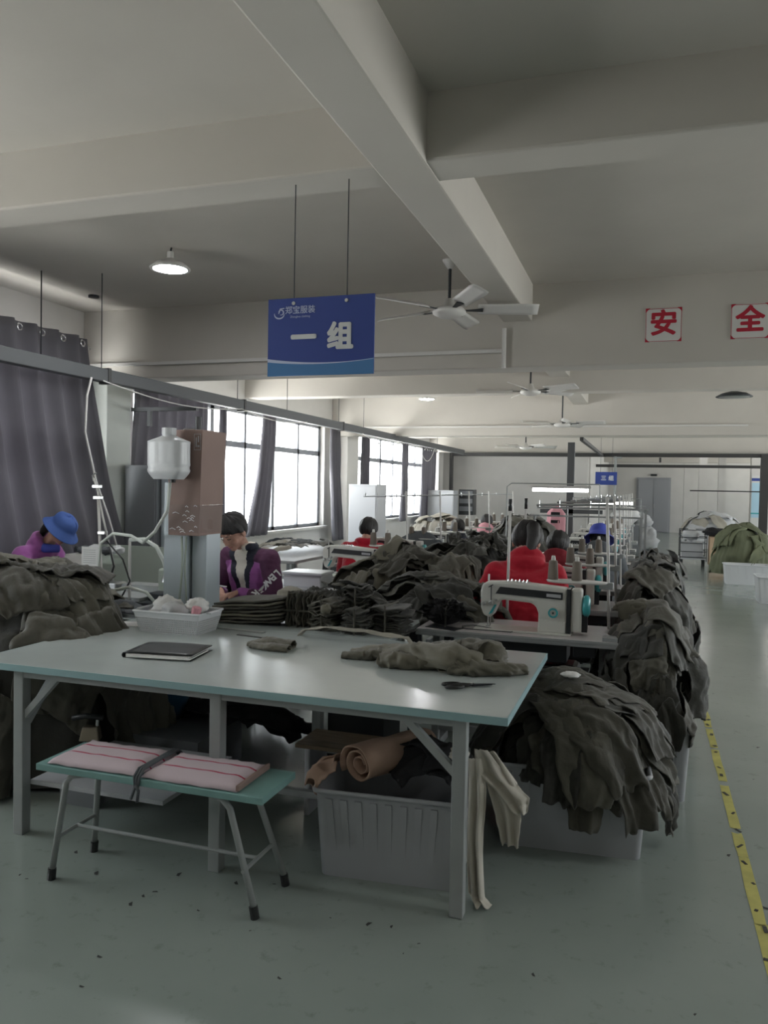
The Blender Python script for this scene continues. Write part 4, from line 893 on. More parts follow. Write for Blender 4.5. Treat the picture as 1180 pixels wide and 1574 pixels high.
tub((1.95, 12.85, 0), 0.75, 0.5, 0.38, 'white tub cut off by the right picture edge', 0, 'white tubs at the far right', 5, 'plastic_white')
crump('stuffed_bag', (0.0, 21.6, 0.34), 0.30, 'white_cloth', 'lower stuffed white sack at the far end of the sewing row', 'sack', 6, 1.1, 'white stuffed sacks')
crump('stuffed_bag', (-0.12, 21.6, 0.82), 0.26, 'white_cloth', 'upper stuffed white sack resting on the lower sack', 'sack', 12, 0.75, 'white stuffed sacks')
crump('stuffed_bag', (-0.50, 21.4, 0.95), 0.32, 'paper', 'white sack bulging left of the stacked sacks', 'sack', 15, 0.7, 'white stuffed sacks')
tag(MB().box(-0.45, -0.15, 21.3, 21.8, 0.0, 0.72).obj('dark_crate', 'cabinet_grey'), 'dark crate beside the stacked white sacks', 'crate')
# wire trolley
t = thing('wire_trolley', 'wire-sided trolley on castors far down the aisle', 'trolley', (0.98, 18.3, 0))
b = MB()
for z in (0.2, 0.32, 0.5, 0.62, 0.78):
    b.box(-0.27, 0.27, -0.16, -0.14, z, z+0.015); b.box(-0.27, 0.27, 0.4, 0.42, z, z+0.015)
for x in (-0.27, 0.26): b.box(x, x+0.018, -0.16, -0.14, 0.12, 0.79); b.box(x, x+0.018, 0.4, 0.42, 0.12, 0.79); b.box(x, x+0.018, -0.16, 0.42, 0.62, 0.64)
b.obj('wire_frame', 'dark_metal', t)
MB().box(-0.27, 0.27, -0.15, 0.41, 0.16, 0.19).obj('deck', 'cabinet', t)
for x, y in ((-0.22, -0.1), (0.22, -0.1), (-0.22, 0.36), (0.22, 0.36)):
    MB().tube([(x-0.015, y, 0.06), (x+0.015, y, 0.06)], 0.06, 14).obj('wheel', 'black_plastic', t); MB().box(x-0.02, x+0.02, y-0.02, y+0.02, 0.09, 0.16).obj('castor_fork', 'dark_metal', t)
tag(MB().box(0.75, 1.18, 18.2, 18.6, 0.192, 0.52).obj('carton', 'cabinet'), 'pale carton inside the wire trolley', 'box')
crump('cloth_bundle', (0.95, 18.45, 0.68), 0.17, 'white_cloth', 'white and blue cloths on top of the wire trolley', 'cloth', 18, 0.7)
tag(MB().box(1.3, 1.58, 18.0, 18.5, 0.05, 0.66).obj('carton', 'cardboard_tan'), 'tan carton standing right of the wire trolley', 'box')
crump('dark_coat', (1.40, 18.2, 0.76), 0.22, 'black_cloth', 'black garment thrown over the tan carton', 'garment', 22, 0.4)
# yellow floor tape with black marks, scraps
b = MB(); y = 0.6
rnd = random.Random(5)
while y < 9.5:
    L = rnd.uniform(0.25, 0.6); 
    def fn(u, v, y=y, L=L): return (0.425+0.045*u+0.008*nz(y*3+v*2, u), y+L*v+0.02*nz(u*3, y), 0.0016)
    b.grid(fn, 2, 6); y += L+(rnd.uniform(0.02, 0.10) if y > 3.6 else 0.0)
o = tag(b.obj('floor_tape', 'tape_yellow'), 'worn yellow safety tape strip along the aisle floor', 'tape', None)
b = MB(); y = 1.2
while y < 9:
    b.cbox((0.448+rnd.uniform(-0.012, 0.012), y, 0.0028), (rnd.uniform(0.01, 0.025), rnd.uniform(0.015, 0.05), 0.001), rnd.uniform(-0.6, 0.6)); y += rnd.uniform(0.06, 0.30)
b.obj('printed_marks', 'tape_black', o)
b = MB(); rnd = random.Random(11)
for k in range(70):
    x, y = rnd.uniform(-2.6, 1.3), rnd.uniform(1.6, 7.0)
    if x < -0.3 and y > 2.9: y = rnd.uniform(1.6, 2.8)
    s = rnd.uniform(0.004, 0.016); a = rnd.uniform(0, PI)
    b.add([rotz(p, a) for p in ((-s, -s*0.4, 0), (s*1.2, -s*0.3, 0), (s*0.5, s*0.6, 0), (-s*0.7, s*0.4, 0))], [(0, 1, 2, 3)])
    for q in range(4): v = b.v[-4+q]; b.v[-4+q] = (v[0]+x, v[1]+y, 0.002)
tag(b.obj('fabric_scraps', 'scrap'), 'tiny dark fabric scraps littering the grey-green floor', 'scraps', None, 'stuff')

# ---------------------------------------------------------------- under and behind the table
t = thing('wash_basin', 'dark blue plastic basin under the left of the front table', 'basin', (-2.62, 3.95, 0.24))
MB().lathe([(0.0, 0.0), (0.10, 0.0), (0.15, 0.16), (0.155, 0.165), (0.15, 0.17), (0.142, 0.16), (0.096, 0.01), (0, 0.008)], n=28).obj('basin_body', 'basin_blue', t, smooth=True)
crump('cloth_bundle', (-2.66, 3.9, 0.43), 0.06, 'white_cloth', 'pale cloth in the dark blue basin', 'cloth', 7, 0.6)
tag(MB().box(-3.0, -2.2, 3.62, 4.1, 0, 0.235).obj('low_platform', 'cabinet_grey'), 'low grey platform carrying the dark blue basin', 'platform')
t = thing('steam_iron', 'old metal steam iron standing under the table left of the bench', 'iron', (-2.62, 3.30, 0.30), 0.4)
MB().taper(-0.05, 0.05, -0.035, 0.035, 0, -0.035, 0.04, -0.025, 0.025, 0.07).obj('iron_body', 'brass', t, bevel=0.006)
MB().tube([(-0.09, 0, 0.11), (-0.02, 0, 0.12), (0.06, 0, 0.11)], 0.014, 10).obj('handle', 'machine_black', t, smooth=True)
MB().tube([(0.03, 0, 0.06), (0.035, 0, 0.11)], 0.008, 8).obj('bracket', 'steel', t); MB().lathe([(0.02, -0.14), (0.03, -0.1), (0.03, -0.02), (0.01, 0.0)], n=14).obj('water_chamber', 'brass', t, smooth=True)
tag(MB().box(-2.72, -2.52, 3.2, 3.40, 0.0, 0.16).obj('storage_box', 'cabinet_grey'), 'small dark box carrying the old steam iron', 'box')
t = thing('wooden_stool', 'low stool with wooden seat and white plastic sides under the table', 'stool', (-1.36, 3.60, 0))
MB().box(-0.22, 0.24, -0.12, 0.14, 0.33, 0.35).obj('seat', 'wood', t, bevel=0.004)
for x in (-0.16, 0.20):
    b = MB(); b.box(x-0.015, x+0.015, -0.11, 0.12, 0.0, 0.33); b.obj('side_panel', 'cabinet', t, bevel=0.01)
b = MB()
for k in range(8): b.lathe([(0.008, 0), (0.008, 0.003)], (0, 0, 0), 8)
b = MB(); 
for k in range(4):
    for j in range(2): b.box(-0.1755+j*0.0, -0.1745, -0.07+j*0.07, -0.045+j*0.07, 0.15+k*0.04, 0.17+k*0.04)
b.obj('vent_holes', 'machine_black', t)
tag(MB().box(-1.62, -1.30, 4.0, 4.3, 0.0, 0.45).obj('storage_box', 'machine_black'), 'dark box on the floor behind the low wooden stool', 'box')
m0 = dome(-2.2, 4.1, 0.5, 0.25, [(0, 0.30), (0.5, 0.27), (0.9, 0.16), (1.0, 0.02)], 0.03)
for i in range(7): tag(panel(m0, 0.2*math.cos(i*1.9), 0.1*math.sin(i*1.9), i*0.8, 0.25, 0.4, 0.006*i, 90+i).obj('dark_fabric_piece', 'black_cloth', smooth=True, solid=0.004), 'black fabric piece dumped on the floor below the tables', 'fabric', 'black fabrics below the tables')
t = thing('pedal_rod', 'thin steel knee-lift rod hanging below the table', 'rod', (-1.74, 4.1, 0.44))
MB().tube([(0, 0, 0), (0, 0, 0.16)], 0.006, 8).obj('rod', 'steel', t); MB().tube([(0, 0, 0.16), (0, 0, 0.3)], 0.010, 8).obj('holder', 'pipe_white', t)

# ---------------------------------------------------------------- window-side furniture
def cab(x0, x1, y0, y1, z, label, m='cabinet', name='metal_cabinet'):
    t = thing(name, label, 'cabinet', ((x0+x1)/2, (y0+y1)/2, 0)); w_, d_ = (x1-x0)/2, (y1-y0)/2
    MB().box(-w_, w_, -d_, d_, 0.04, z).obj('body', m, t, bevel=0.006)
    MB().box(-w_+0.02, w_-0.02, -d_-0.012, -d_, 0.08, z-0.03).obj('door', m, t, bevel=0.003)
    MB().box(w_*0.7, w_*0.7+0.015, -d_-0.03, -d_-0.012, z*0.5, z*0.5+0.1).obj('handle', 'steel', t)
    MB().box(-w_, w_, -d_, d_, 0, 0.04).obj('plinth', 'machine_black', t)
cab(-5.30, -4.90, 7.20, 7.62, 1.78, 'dark grey cabinet before the second curtain', 'cabinet_grey')
cab(-4.88, -4.52, 7.25, 7.6, 1.72, 'pale bluish cabinet half hidden behind the water jug', 'column_blue')
cab(-4.75, -4.25, 12.5, 13.0, 1.63, 'tall white cabinet beside the third window', 'cabinet')
cab(-5.3, -4.62, 19.6, 20.1, 1.53, 'white cabinet at the far end of the window wall', 'cabinet')
t = thing('dark_shelf', 'narrow dark shelf unit beside the farthest white cabinet', 'shelf', (-4.62, 20.4, 0))
MB().box(-0.0, 0.38, -0.2, 0.2, 0.9, 1.56).obj('body', 'machine_black', t)
for z in (1.0, 1.2, 1.4): MB().box(0.02, 0.36, -0.215, -0.2, z, z+0.12).obj('carton', 'cabinet_grey', t)
struct(MB().box(-5.0, -3.35, 6.3, 6.34, 0.0, 1.0).obj('partition_board', 'board_green'))
def wtable(x0, x1, y0, y1, z, label):
    t = thing('work_table', label, 'table', ((x0+x1)/2, (y0+y1)/2, 0), group='white work tables by the windows'); w_, d_ = (x1-x0)/2, (y1-y0)/2
    MB().box(-w_, w_, -d_, d_, z-0.03, z).obj('tabletop', 'cabinet', t, bevel=0.004)
    for sx in (-1, 1):
        for sy in (-1, 1): MB().box(sx*w_*0.93-0.022, sx*w_*0.93+0.022, sy*d_*0.93-0.022, sy*d_*0.93+0.022, 0, z-0.03).obj('leg', 'cabinet', t)
wtable(-4.3, -3.3, 7.2, 9.2, 0.84, 'white work table under the second window, strewn with cloth')
wtable(-3.55, -2.35, 5.86, 6.42, 0.76, 'white work table directly behind the woman in purple')
m0 = dome(-3.8, 8.2, 0.5, 0.9, [(0, 0.90), (0.6, 0.89), (1.0, 0.845)], 0.02, seed=3)
for i in range(12): tag(panel(m0, 0.55*math.cos(i*2.4)*(i/12), 0.7*math.sin(i*2.4)*(i/12), i*0.9, 0.22, 0.34, 0.004*i, 120+i, 8, 12).obj('fabric_piece', ('grey_cloth', 'khaki_pale', 'olive')[i % 3], smooth=True, solid=0.004), 'loose garment piece on the white table under the second window', 'garment', 'pieces on the window table')
tag(MB().grid(lambda u, v: (-3.28+0.02*math.sin(u*9)-0.03*v, 7.9+0.55*u, 0.85-0.45*v), 14, 10).obj('hanging_cloth', 'grey_cloth', smooth=True, solid=0.005), 'dark grey cloth hanging off the window table', 'cloth')
t = thing('storage_box', 'white lidded plastic box behind the woman in purple', 'box', (-2.66, 6.08, 0.76))
MB().box(-0.17, 0.17, -0.13, 0.13, 0.0, 0.10).obj('box_body', 'plastic_white', t, bevel=0.01); MB().box(-0.18, 0.18, -0.14, 0.14, 0.10, 0.125).obj('lid', 'plastic_white', t, bevel=0.008)

# overlock station at the left
t = thing('sewing_table', 'overlock sewing table beside the worker in the blue hat', 'table', (-4.05, 5.1, 0))
MB().box(-0.55, 0.65, -0.30, 0.25, 0.745, 0.775).obj('tabletop', 'leg_grey', t, bevel=0.004)
for sx, sy in ((-0.5, -0.25), (0.6, -0.25), (-0.5, 0.2), (0.6, 0.2)): MB().box(sx-0.02, sx+0.02, sy-0.02, sy+0.02, 0, 0.745).obj('leg', 'dark_metal', t)
MB().box(-0.2, 0.2, -0.15, 0.15, 0.45, 0.73).obj('motor', 'machine_black', t, bevel=0.02)
t = thing('overlock_machine', 'cream overlock machine in front of the worker in the blue hat', 'sewing machine', (-4.05, 5.12, 0.775))
MB().prism([(-0.20, 0.0), (0.06, 0.0), (0.06, 0.10), (-0.02, 0.14), (-0.02, 0.25), (-0.06, 0.27), (-0.20, 0.26)], -0.09, 0.09).obj('machine_body', 'machine_white', t, bevel=0.012)
MB().prism([(-0.05, 0.20), (0.22, 0.19), (0.24, 0.24), (0.2, 0.27), (-0.05, 0.27)], -0.05, 0.05).obj('arm', 'board_green', t, bevel=0.01)
MB().tube([(0.18, 0, 0.2), (0.18, 0, 0.06)], 0.008, 8).obj('needle_bar', 'steel', t); MB().box(0.05, 0.26, -0.07, 0.07, 0, 0.055).obj('needle_plate', 'steel', t, bevel=0.01)
for k in range(5): MB().lathe([(0.018, 0), (0.018, 0.03), (0.008, 0.045), (0, 0.045)], (-0.16+0.07*k, 0.0, 0.27), 10).obj('tension_knob', 'dark_metal', t)
b = MB(); b.box(0.3, 0.62, -0.05, 0.12, 0, 0.05); b.obj('side_tray', 'leg_grey', t)
for i in range(4): crump('cloth_scrap', (-4.10+0.10*i, 5.08, 1.07+0.01*(i % 2)), 0.05, ('grey_cloth', 'white_cloth')[i % 2], 'crumpled cloth scrap on top of the overlock machine', 'cloth', 30+i, 0.6, 'scraps on the overlock machine')
# white pipe stand with clamps, gooseneck and cables
t = thing('thread_stand', 'slim white pipe stand with clamps between curtain and jug', 'stand', (-3.66, 4.75, 0))
MB().tube([(0.02, 0, 0.0), (-0.02, 0, 0.75), (-0.06, 0, 1.50)], 0.010, 8).obj('pole', 'pipe_white', t, smooth=True)
MB().tube([(0.08, 0.0, 1.0), (-0.02, 0, 1.35), (-0.07, 0, 1.55), (-0.10, 0, 1.62)], 0.007, 8).obj('side_rod', 'pipe_white', t, smooth=True)
for z, x in ((1.55, -0.07), (1.47, -0.06), (1.22, -0.02)): MB().box(x-0.03, x+0.03, -0.02, 0.02, z, z+0.025).obj('clamp', 'steel', t, bevel=0.004)
MB().tube([(-0.10, 0, 1.60), (-0.11, 0, 1.64), (-0.08, 0, 1.66)], 0.006, 6).obj('thread_hook', 'steel', t)
MB().box(-0.22, 0.22, -0.12, 0.12, 0, 0.03).obj('foot', 'dark_metal', t)
t = thing('paper_notice', 'white sheet clipped to the slim white pipe stand', 'paper', (-3.68, 4.68, 1.0)); t.rotation_euler = (0, 0, 0)
MB().box(-0.12, 0.02, -0.003, 0, 0, 0.135).obj('sheet', 'paper', t)
b = MB()
for k in range(7): b.box(-0.105, 0.0, -0.0045, -0.003, 0.02+k*0.015, 0.023+k*0.015)
b.obj('printed_lines', 'leg_grey', t)
tag(MB().tube([(-3.60, 4.72, 1.14), (-3.56, 4.72, 1.0), (-3.62, 4.7, 0.8), (-3.5, 4.7, 0.7)], 0.007, 6).obj('power_cord', 'black_plastic', smooth=True), 'black cable dropping beside the slim white stand', 'cord', 'cables at the slim stand')
tag(MB().tube([(-3.64, 4.74, 1.18), (-3.50, 4.74, 1.05), (-3.44, 4.74, 0.9), (-3.52, 4.7, 0.72), (-3.45, 4.7, 0.5)], 0.006, 6).obj('power_cord', 'black_plastic', smooth=True), 'thin black cable curving right of the slim white stand', 'cord', 'cables at the slim stand')
t = thing('gooseneck_lamp', 'pale curved gooseneck arm left of the blue column', 'lamp', (-3.45, 4.75, 0.77))
MB().tube([(0.0, 0, 0.42), (0.12, 0, 0.43), (0.22, 0, 0.38), (0.28, 0, 0.28), (0.30, 0, 0.20)], 0.014, 10).obj('gooseneck', 'hose', t, smooth=True)
MB().tube([(0.0, 0, 0.0), (0, 0, 0.42)], 0.010, 8).obj('upright', 'pipe_white', t); MB().lathe([(0.015, 0.16), (0.035, 0.10), (0.03, 0.10), (0, 0.14)], (0.30, 0, 0.04), 14).obj('lamp_head', 'steel', t)
# small machine and spools left of the column
wt = thing('sewing_table', 'low dark machine table left of the blue column', 'table', (-3.2, 5.05, 0)); MB().box(-0.18, 0.16, -0.3, 0.25, 0.72, 0.75).obj('tabletop', 'dark_metal', wt)
for sx in (-0.15, 0.13): MB().box(sx-0.02, sx+0.02, -0.05, 0.0, 0, 0.72).obj('leg', 'dark_metal', wt)
t = thing('overlock_machine', 'small grey-green machine half hidden left of the blue column', 'sewing machine', (-3.25, 5.05, 0.75))
MB().prism([(-0.12, 0), (0.16, 0), (0.16, 0.12), (0.10, 0.22), (-0.12, 0.22)], -0.08, 0.08).obj('machine_body', 'board_green', t, bevel=0.015)
MB().box(-0.12, 0.22, -0.2, -0.08, 0.0, 0.06).obj('base_plate', 'dark_metal', t, bevel=0.01); MB().prism([(0.12, 0.14), (0.30, 0.14), (0.30, 0.2), (0.12, 0.22)], -0.04, 0.04).obj('arm', 'machine_white', t, bevel=0.008)
mN = dome(-3.05, 4.25, 0.45, 0.22, [(0, 0.80), (0.5, 0.77), (1.0, 0.6)], 0.03)
for i in range(8): tag(panel(mN, 0.3*math.cos(i*2.2), 0.12*math.sin(i*2.2), i, 0.16, 0.24, 0.006*i, 150+i, 10, 14).obj('fabric_piece', ('olive', 'grey_cloth')[i % 2], smooth=True, solid=0.003), 'loose dark piece between the big left pile and the basket', 'garment', 'loose pieces beside the left pile')

# ================================================================ sewing stations
# local frame: x right, y away from the operator (+y = into the hall); origin on the floor at the table's front right corner
def make_table(W_=1.13, D_=0.52):
    t = thing('sewing_table', '', 'table', (0, 0, 0), group='sewing machine tables')
    MB().box(-W_, 0, 0, D_, 0.745, 0.78).obj('tabletop', 'machine_top', t, bevel=0.004)
    b = MB(); b.box(-W_, 0.004, -0.006, 0.0, 0.744, 0.779); b.box(-W_, 0.004, -0.012, -0.006, 0.748, 0.758); b.box(-W_, 0.004, -0.012, -0.006, 0.764, 0.774); b.box(0, 0.006, 0, D_, 0.744, 0.779); b.obj('metal_edging', 'alu', t)
    for x in (-W_+0.06, -0.09):
        MB().box(x-0.022, x+0.022, 0.24, 0.29, 0.05, 0.745).obj('leg', 'leg_grey', t, bevel=0.003)
        MB().box(x-0.025, x+0.025, 0.03, 0.50, 0.0, 0.05).obj('foot', 'leg_grey', t, bevel=0.004)
    MB().box(-W_+0.06, -0.09, 0.25, 0.28, 0.12, 0.16).obj('cross_beam', 'leg_grey', t)
    MB().box(-0.72, -0.28, 0.10, 0.34, 0.62, 0.744).obj('oil_pan', 'dark_metal', t, bevel=0.01)
    b = MB(); b.box(-0.44, -0.22, 0.14, 0.36, 0.38, 0.60); b.obj('motor', 'black_plastic', t, bevel=0.03)
    MB().box(-0.62, -0.30, 0.05, 0.25, 0.06, 0.085).obj('pedal', 'dark_metal', t)
    b = MB(); b.box(-0.24, -0.12, 0.03, 0.10, 0.68, 0.744); b.obj('switch_box', 'machine_black', t, bevel=0.005)
    MB().box(-0.085, -0.005, 0.01, 0.10, 0.781, 0.800).obj('tool_tray', 'alu', t)
    return t
def make_machine(badge='plain'):
    t = thing('sewing_machine', '', 'sewing machine', (0, 0, 0.78), group='industrial sewing machines')
    # origin at the front foot of the column's right edge
    MB().box(-0.52, 0.03, 0.02, 0.20, 0.0, 0.012).obj('bed_plate', 'machine_white', t, bevel=0.004)
    prof = [(-0.155, 0.01), (0.005, 0.01), (0.005, 0.262), (-0.30, 0.285), (-0.455, 0.278), (-0.480, 0.262), (-0.490, 0.22), (-0.487, 0.13), (-0.470, 0.085), (-0.435, 0.072), (-0.415, 0.085), (-0.385, 0.16), (-0.36, 0.180), (-0.195, 0.170), (-0.168, 0.150), (-0.155, 0.115)]
    MB().prism(prof, 0.055, 0.165).obj('machine_body', 'machine_white', t, bevel=0.014)
    MB().prism([(-0.158, 0.008), (0.0, 0.008), (0.0, 0.075), (-0.152, 0.085)], 0.045, 0.175).obj('column_base', 'machine_white', t, bevel=0.008)
    MB().prism([(-0.40, 0.215), (-0.375, 0.255), (-0.02, 0.240), (-0.02, 0.200)], 0.048, 0.056).obj('badge_strip', 'machine_black', t)
    if badge == 'red': MB().box(-0.36, -0.29, 0.045, 0.049, 0.225, 0.24).obj('badge_label', 'red_badge', t)
    MB().prism([(-0.11, 0.213), (-0.11, 0.231), (-0.03, 0.228), (-0.03, 0.210)], 0.044, 0.049).obj('badge_plate', 'cabinet', t)
    MB().box(0.004, 0.024, 0.045, 0.17, 0.0, 0.262).obj('dark_seam', 'machine_black', t)
    MB().box(0.024, 0.085, 0.055, 0.165, 0.02, 0.262).obj('end_cover', 'machine_white', t, bevel=0.012)
    def cyl(r0, r1, L, m, name, c, ax='y', n=24, par=None):
        b = MB().lathe([(r0, 0), (r1, L)] if r0 != 0 else [(0, 0), (r1, 0), (r1, L), (0, L)], n=n)
        if ax == 'y': b.xf(lambda v: (c[0]+v[0], c[1]-v[2], c[2]+v[1]))
        else: b.xf(lambda v: (c[0]+v[2], c[1]+v[0], c[2]+v[1]))
        return b.obj(name, m, par or t, bevel=0.002)
    d = cyl(0.032, 0.028, 0.018, 'machine_white', 'stitch_dial', (-0.070, 0.055, 0.125))
    MB().lathe([(0.018, 0.0), (0.018, 0.006), (0.028, 0.006), (0.028, 0.0)], n=24).xf(lambda v: (-0.070+v[0], 0.038-v[2], 0.125+v[1])).obj('dial_ring', 'teal', t)
    cyl(0.006, 0.006, 0.008, 'machine_black', 'dial_hub', (-0.070, 0.036, 0.125), n=10)
    MB().lathe([(0.0, 0), (0.05, 0), (0.062, 0.012), (0.062, 0.03), (0.045, 0.04), (0.0, 0.04)], n=28).xf(lambda v: (0.087+v[2], 0.11+v[0], 0.165+v[1])).obj('handwheel', 'teal', t, smooth=True)
    MB().box(0.085, 0.115, 0.08, 0.14, 0.02, 0.12).obj('belt_guard', 'machine_black', t)
    b = MB(); b.tube([(-0.452, 0.11, 0.09), (-0.452, 0.11, 0.02)], 0.005, 8); b.tube([(-0.452, 0.11, 0.28), (-0.452, 0.11, 0.318)], 0.006, 8); b.obj('needle_bar', 'steel', t)
    b = MB(); b.box(-0.462, -0.440, 0.095, 0.12, 0.012, 0.018); b.tube([(-0.44, 0.12, 0.10), (-0.44, 0.12, 0.018)], 0.004, 6); b.obj('presser_foot', 'steel', t)
    b = MB()
    for (x, z, r) in ((-0.468, 0.155, 0.013), (-0.425, 0.160, 0.014), (-0.405, 0.175, 0.010)): b.lathe([(r, 0), (r, 0.016), (r*0.6, 0.024), (0, 0.024)], n=14).__class__
    for (x, z, r) in ((-0.468, 0.155, 0.013), (-0.425, 0.160, 0.014), (-0.400, 0.178, 0.009)):
        bb = MB().lathe([(r, 0), (r, 0.014), (r*0.6, 0.022), (0, 0.022)], n=14).xf(lambda v: (x+v[0], 0.053-v[2], z+v[1])); bb.obj('tension_knob', 'steel', t)
    b = MB(); b.add([(-0.440, 0.052, 0.09), (-0.418, 0.052, 0.10), (-0.392, 0.052, 0.15), (-0.405, 0.052, 0.15)], [(0, 1, 2, 3)]); b.obj('teal_stripe', 'teal', t, solid=0.003)
    b = MB(); b.tube([(-0.425, 0.05, 0.175), (-0.425, 0.045, 0.262)], 0.003, 6); b.tube([(-0.44, 0.045, 0.25), (-0.415, 0.045, 0.265)], 0.003, 6); b.obj('takeup_lever', 'dark_metal', t)
    b = MB()
    for k in range(6): b.tube([(-0.34+k*0.022, 0.11, 0.278), (-0.335+k*0.022, 0.11, 0.292+0.004*(k % 2))], 0.006, 6)
    b.tube([(-0.35, 0.11, 0.286), (-0.21, 0.11, 0.284)], 0.003, 6); b.obj('top_guides', 'steel', t)
    b = MB(); b.tube([(-0.59, 0.04, 0.005), (-0.56, 0.0, 0.006), (-0.30, 0.0, 0.006), (-0.28, 0.06, 0.006)], 0.003, 6); b.tube([(-0.60, 0.08, 0.005), (-0.53, 0.06, 0.02), (-0.42, 0.05, 0.012)], 0.0025, 6); b.obj('cloth_guide', 'dark_metal', t)
    return t
def make_stand():
    t = thing('thread_stand', '', 'thread stand', (0, 0, 0.78), group='thread stands on the sewing tables')
    MB().tube([(0, 0, 0), (-0.015, 0, 0.45), (-0.03, 0, 0.78)], 0.009, 8).obj('pole', 'pipe_white', t, smooth=True)
    MB().tube([(-0.028, 0, 0.735), (-0.44, 0, 0.725)], 0.007, 8).obj('guide_bar', 'alu', t)
    b = MB()
    for x in (-0.12, -0.30, -0.42): b.tube([(x, 0, 0.715), (x, 0, 0.755)], 0.005, 6)
    b.obj('thread_guides', 'steel', t)
    MB().lathe([(0.0, 0.0), (0.15, 0.0), (0.155, 0.008), (0.155, 0.012), (0, 0.010)], (0, 0, 0), 28, 1.15, 0.55).xf(lambda v: (v[0]-0.19, v[1]-0.02, v[2]+0.265)).obj('spool_tray', 'pipe_white', t, smooth=True)
    MB().box(-0.06, 0.02, -0.02, 0.02, 0.235, 0.275).obj('clamp', 'alu', t, bevel=0.004)
    return t
def make_spool():
    t = thing('thread_cone', '', 'thread cone', (0, 0, 0), group='thread cones')
    MB().lathe([(0.030, 0.004), (0.032, 0.01), (0.026, 0.11), (0.020, 0.118)], n=16).obj('thread', 'spool', t, smooth=True)
    MB().lathe([(0.028, 0), (0.028, 0.004), (0.013, 0.006), (0.013, 0.13), (0.010, 0.145), (0.0, 0.145)], n=12).obj('cone_core', 'machine_white', t, smooth=True)
    return t
ORD = ['nearest', 'second', 'third', 'fourth', 'fifth', 'sixth', 'seventh', 'eighth', 'ninth']
PT, PM, PMR, PS, PP = make_table(), make_machine(), None, make_stand(), make_spool()
used = dict(t=0, m=0, s=0, p=0)
def inst(key, proto, loc, label, rz=0.0):
    if not used[key]: used[key] = 1; o = proto; o.location = loc; o.rotation_euler = (0, 0, rz); o['label'] = label; return o
    return clone(proto, loc, rz, label)
def station(x, y, k, row, dx=0.0, stand=True):
    inst('t', PT, (x, y, 0), 'white-topped sewing table, %s from the front in the %s row' % (ORD[k], row))
    inst('m', PM, (x-0.29+dx, y+0.06, 0.78), 'white industrial sewing machine, %s from the front in the %s row' % (ORD[k], row))
    if stand:
        inst('s', PS, (x-0.07, y+0.44, 0.78), 'white thread stand pole on the %s table of the %s row' % (ORD[k], row))
        for px in (-0.33, -0.19): inst('p', PP, (x-0.07+px, y+0.42, 1.057), 'brown thread cone on the stand of the %s table, %s row' % (ORD[k], row))
YA = [4.43, 5.58, 6.70, 7.85, 9.0, 10.15, 11.3, 13.2]
for k, y in enumerate(YA): station(-0.12 if k else -0.12, y, k, 'right-hand')
YB = [6.5, 7.75, 9.2, 10.5, 12.6]
for k, y in enumerate(YB): station(-1.98, y, k, 'middle')
# extra poles near the red hoodie
tag(MB().tube([(-0.82, 5.02, 0.78), (-0.815, 5.02, 1.52)], 0.009, 8).mat(1).tube([(-0.815, 5.02, 1.46), (-0.815, 5.02, 1.535)], 0.012, 8).obj('support_pole', ['pipe_white', 'machine_black'], smooth=True), 'white pole with black tip left of the woman in the red hoodie', 'pole', 'poles with black tips')
tag(MB().tube([(-0.87, 6.03, 0.78), (-0.86, 6.03, 1.50)], 0.008, 8).mat(1).tube([(-0.86, 6.03, 1.45), (-0.86, 6.03, 1.53)], 0.012, 8).obj('support_pole', ['pipe_white', 'machine_black'], smooth=True), 'second white pole with black tip, behind the first', 'pole', 'poles with black tips')
t = thing('overhead_rail', 'grey overhead rail above the right-hand machine row', 'rail', (0, 0, 0))
b = MB(); b.box(-0.85, 0.02, 6.60, 6.62, 1.445, 1.46); b.box(-1.0, -0.02, 7.3, 7.32, 1.355, 1.37); b.box(-0.9, 0.0, 9.6, 9.62, 1.415, 1.43); b.obj('cross_rail', 'alu', t)
for (x, y, z) in ((0.0, 6.62, 1.45), (-0.04, 7.32, 1.36), (-0.04, 9.62, 1.42), (-0.96, 7.32, 1.36), (-0.88, 9.62, 1.42)): MB().box(x-0.008, x+0.008, y-0.008, y+0.008, 0.78, z).obj('upright', 'alu', t)
# dark frizzy bundle lying on the nearest sewing table
t = thing('dark_bundle', 'round dark bundle of frayed cloth on the nearest sewing table', 'bundle', (-1.13, 4.62, 0.78))
b = MB()
rnd = random.Random(3)
for k in range(150):
    a, e = rnd.uniform(0, 2*PI), math.asin(rnd.uniform(-0.3, 1)); d = Vector((math.cos(a)*math.cos(e), math.sin(a)*math.cos(e), math.sin(e)))
    s = d.cross(Vector((rnd.gauss(0, 1), rnd.gauss(0, 1), rnd.gauss(0, 1)))).normalized(); r = 0.105*rnd.uniform(0.9, 1.15); c = Vector((0, 0, 0.07))
    q = [c+Vector((d.x*1.25, d.y, d.z*0.75))*r*0.75, c+Vector((d.x*1.25, d.y, d.z*0.75))*r]
    w_ = rnd.uniform(0.012, 0.03); b.add([q[0]-s*w_, q[0]+s*w_, q[1]+s*w_*0.7+Vector((rnd.gauss(0, .01), 0, 0)), q[1]-s*w_*0.7], [(0, 1, 2, 3)])
b.sphere((0, 0, 0.065), (0.115, 0.09, 0.065), 20, 12); b.obj('bundle_body', 'black_cloth', t, solid=0.002)
b = MB(); b.tube([(0.03, -0.1, 0.0), (0.03, -0.09, 0.1), (0.03, 0, 0.15), (0.03, 0.09, 0.1)], 0.006, 6); b.obj('tie_strip', 'olive_dark', t)
tag(MB().cbox((-1.10, 4.50, 0.782), (0.20, 0.10, 0.003), -0.3).obj('dark_plate', 'machine_black'), 'dark flat piece at the left end of the nearest sewing table', 'plate')
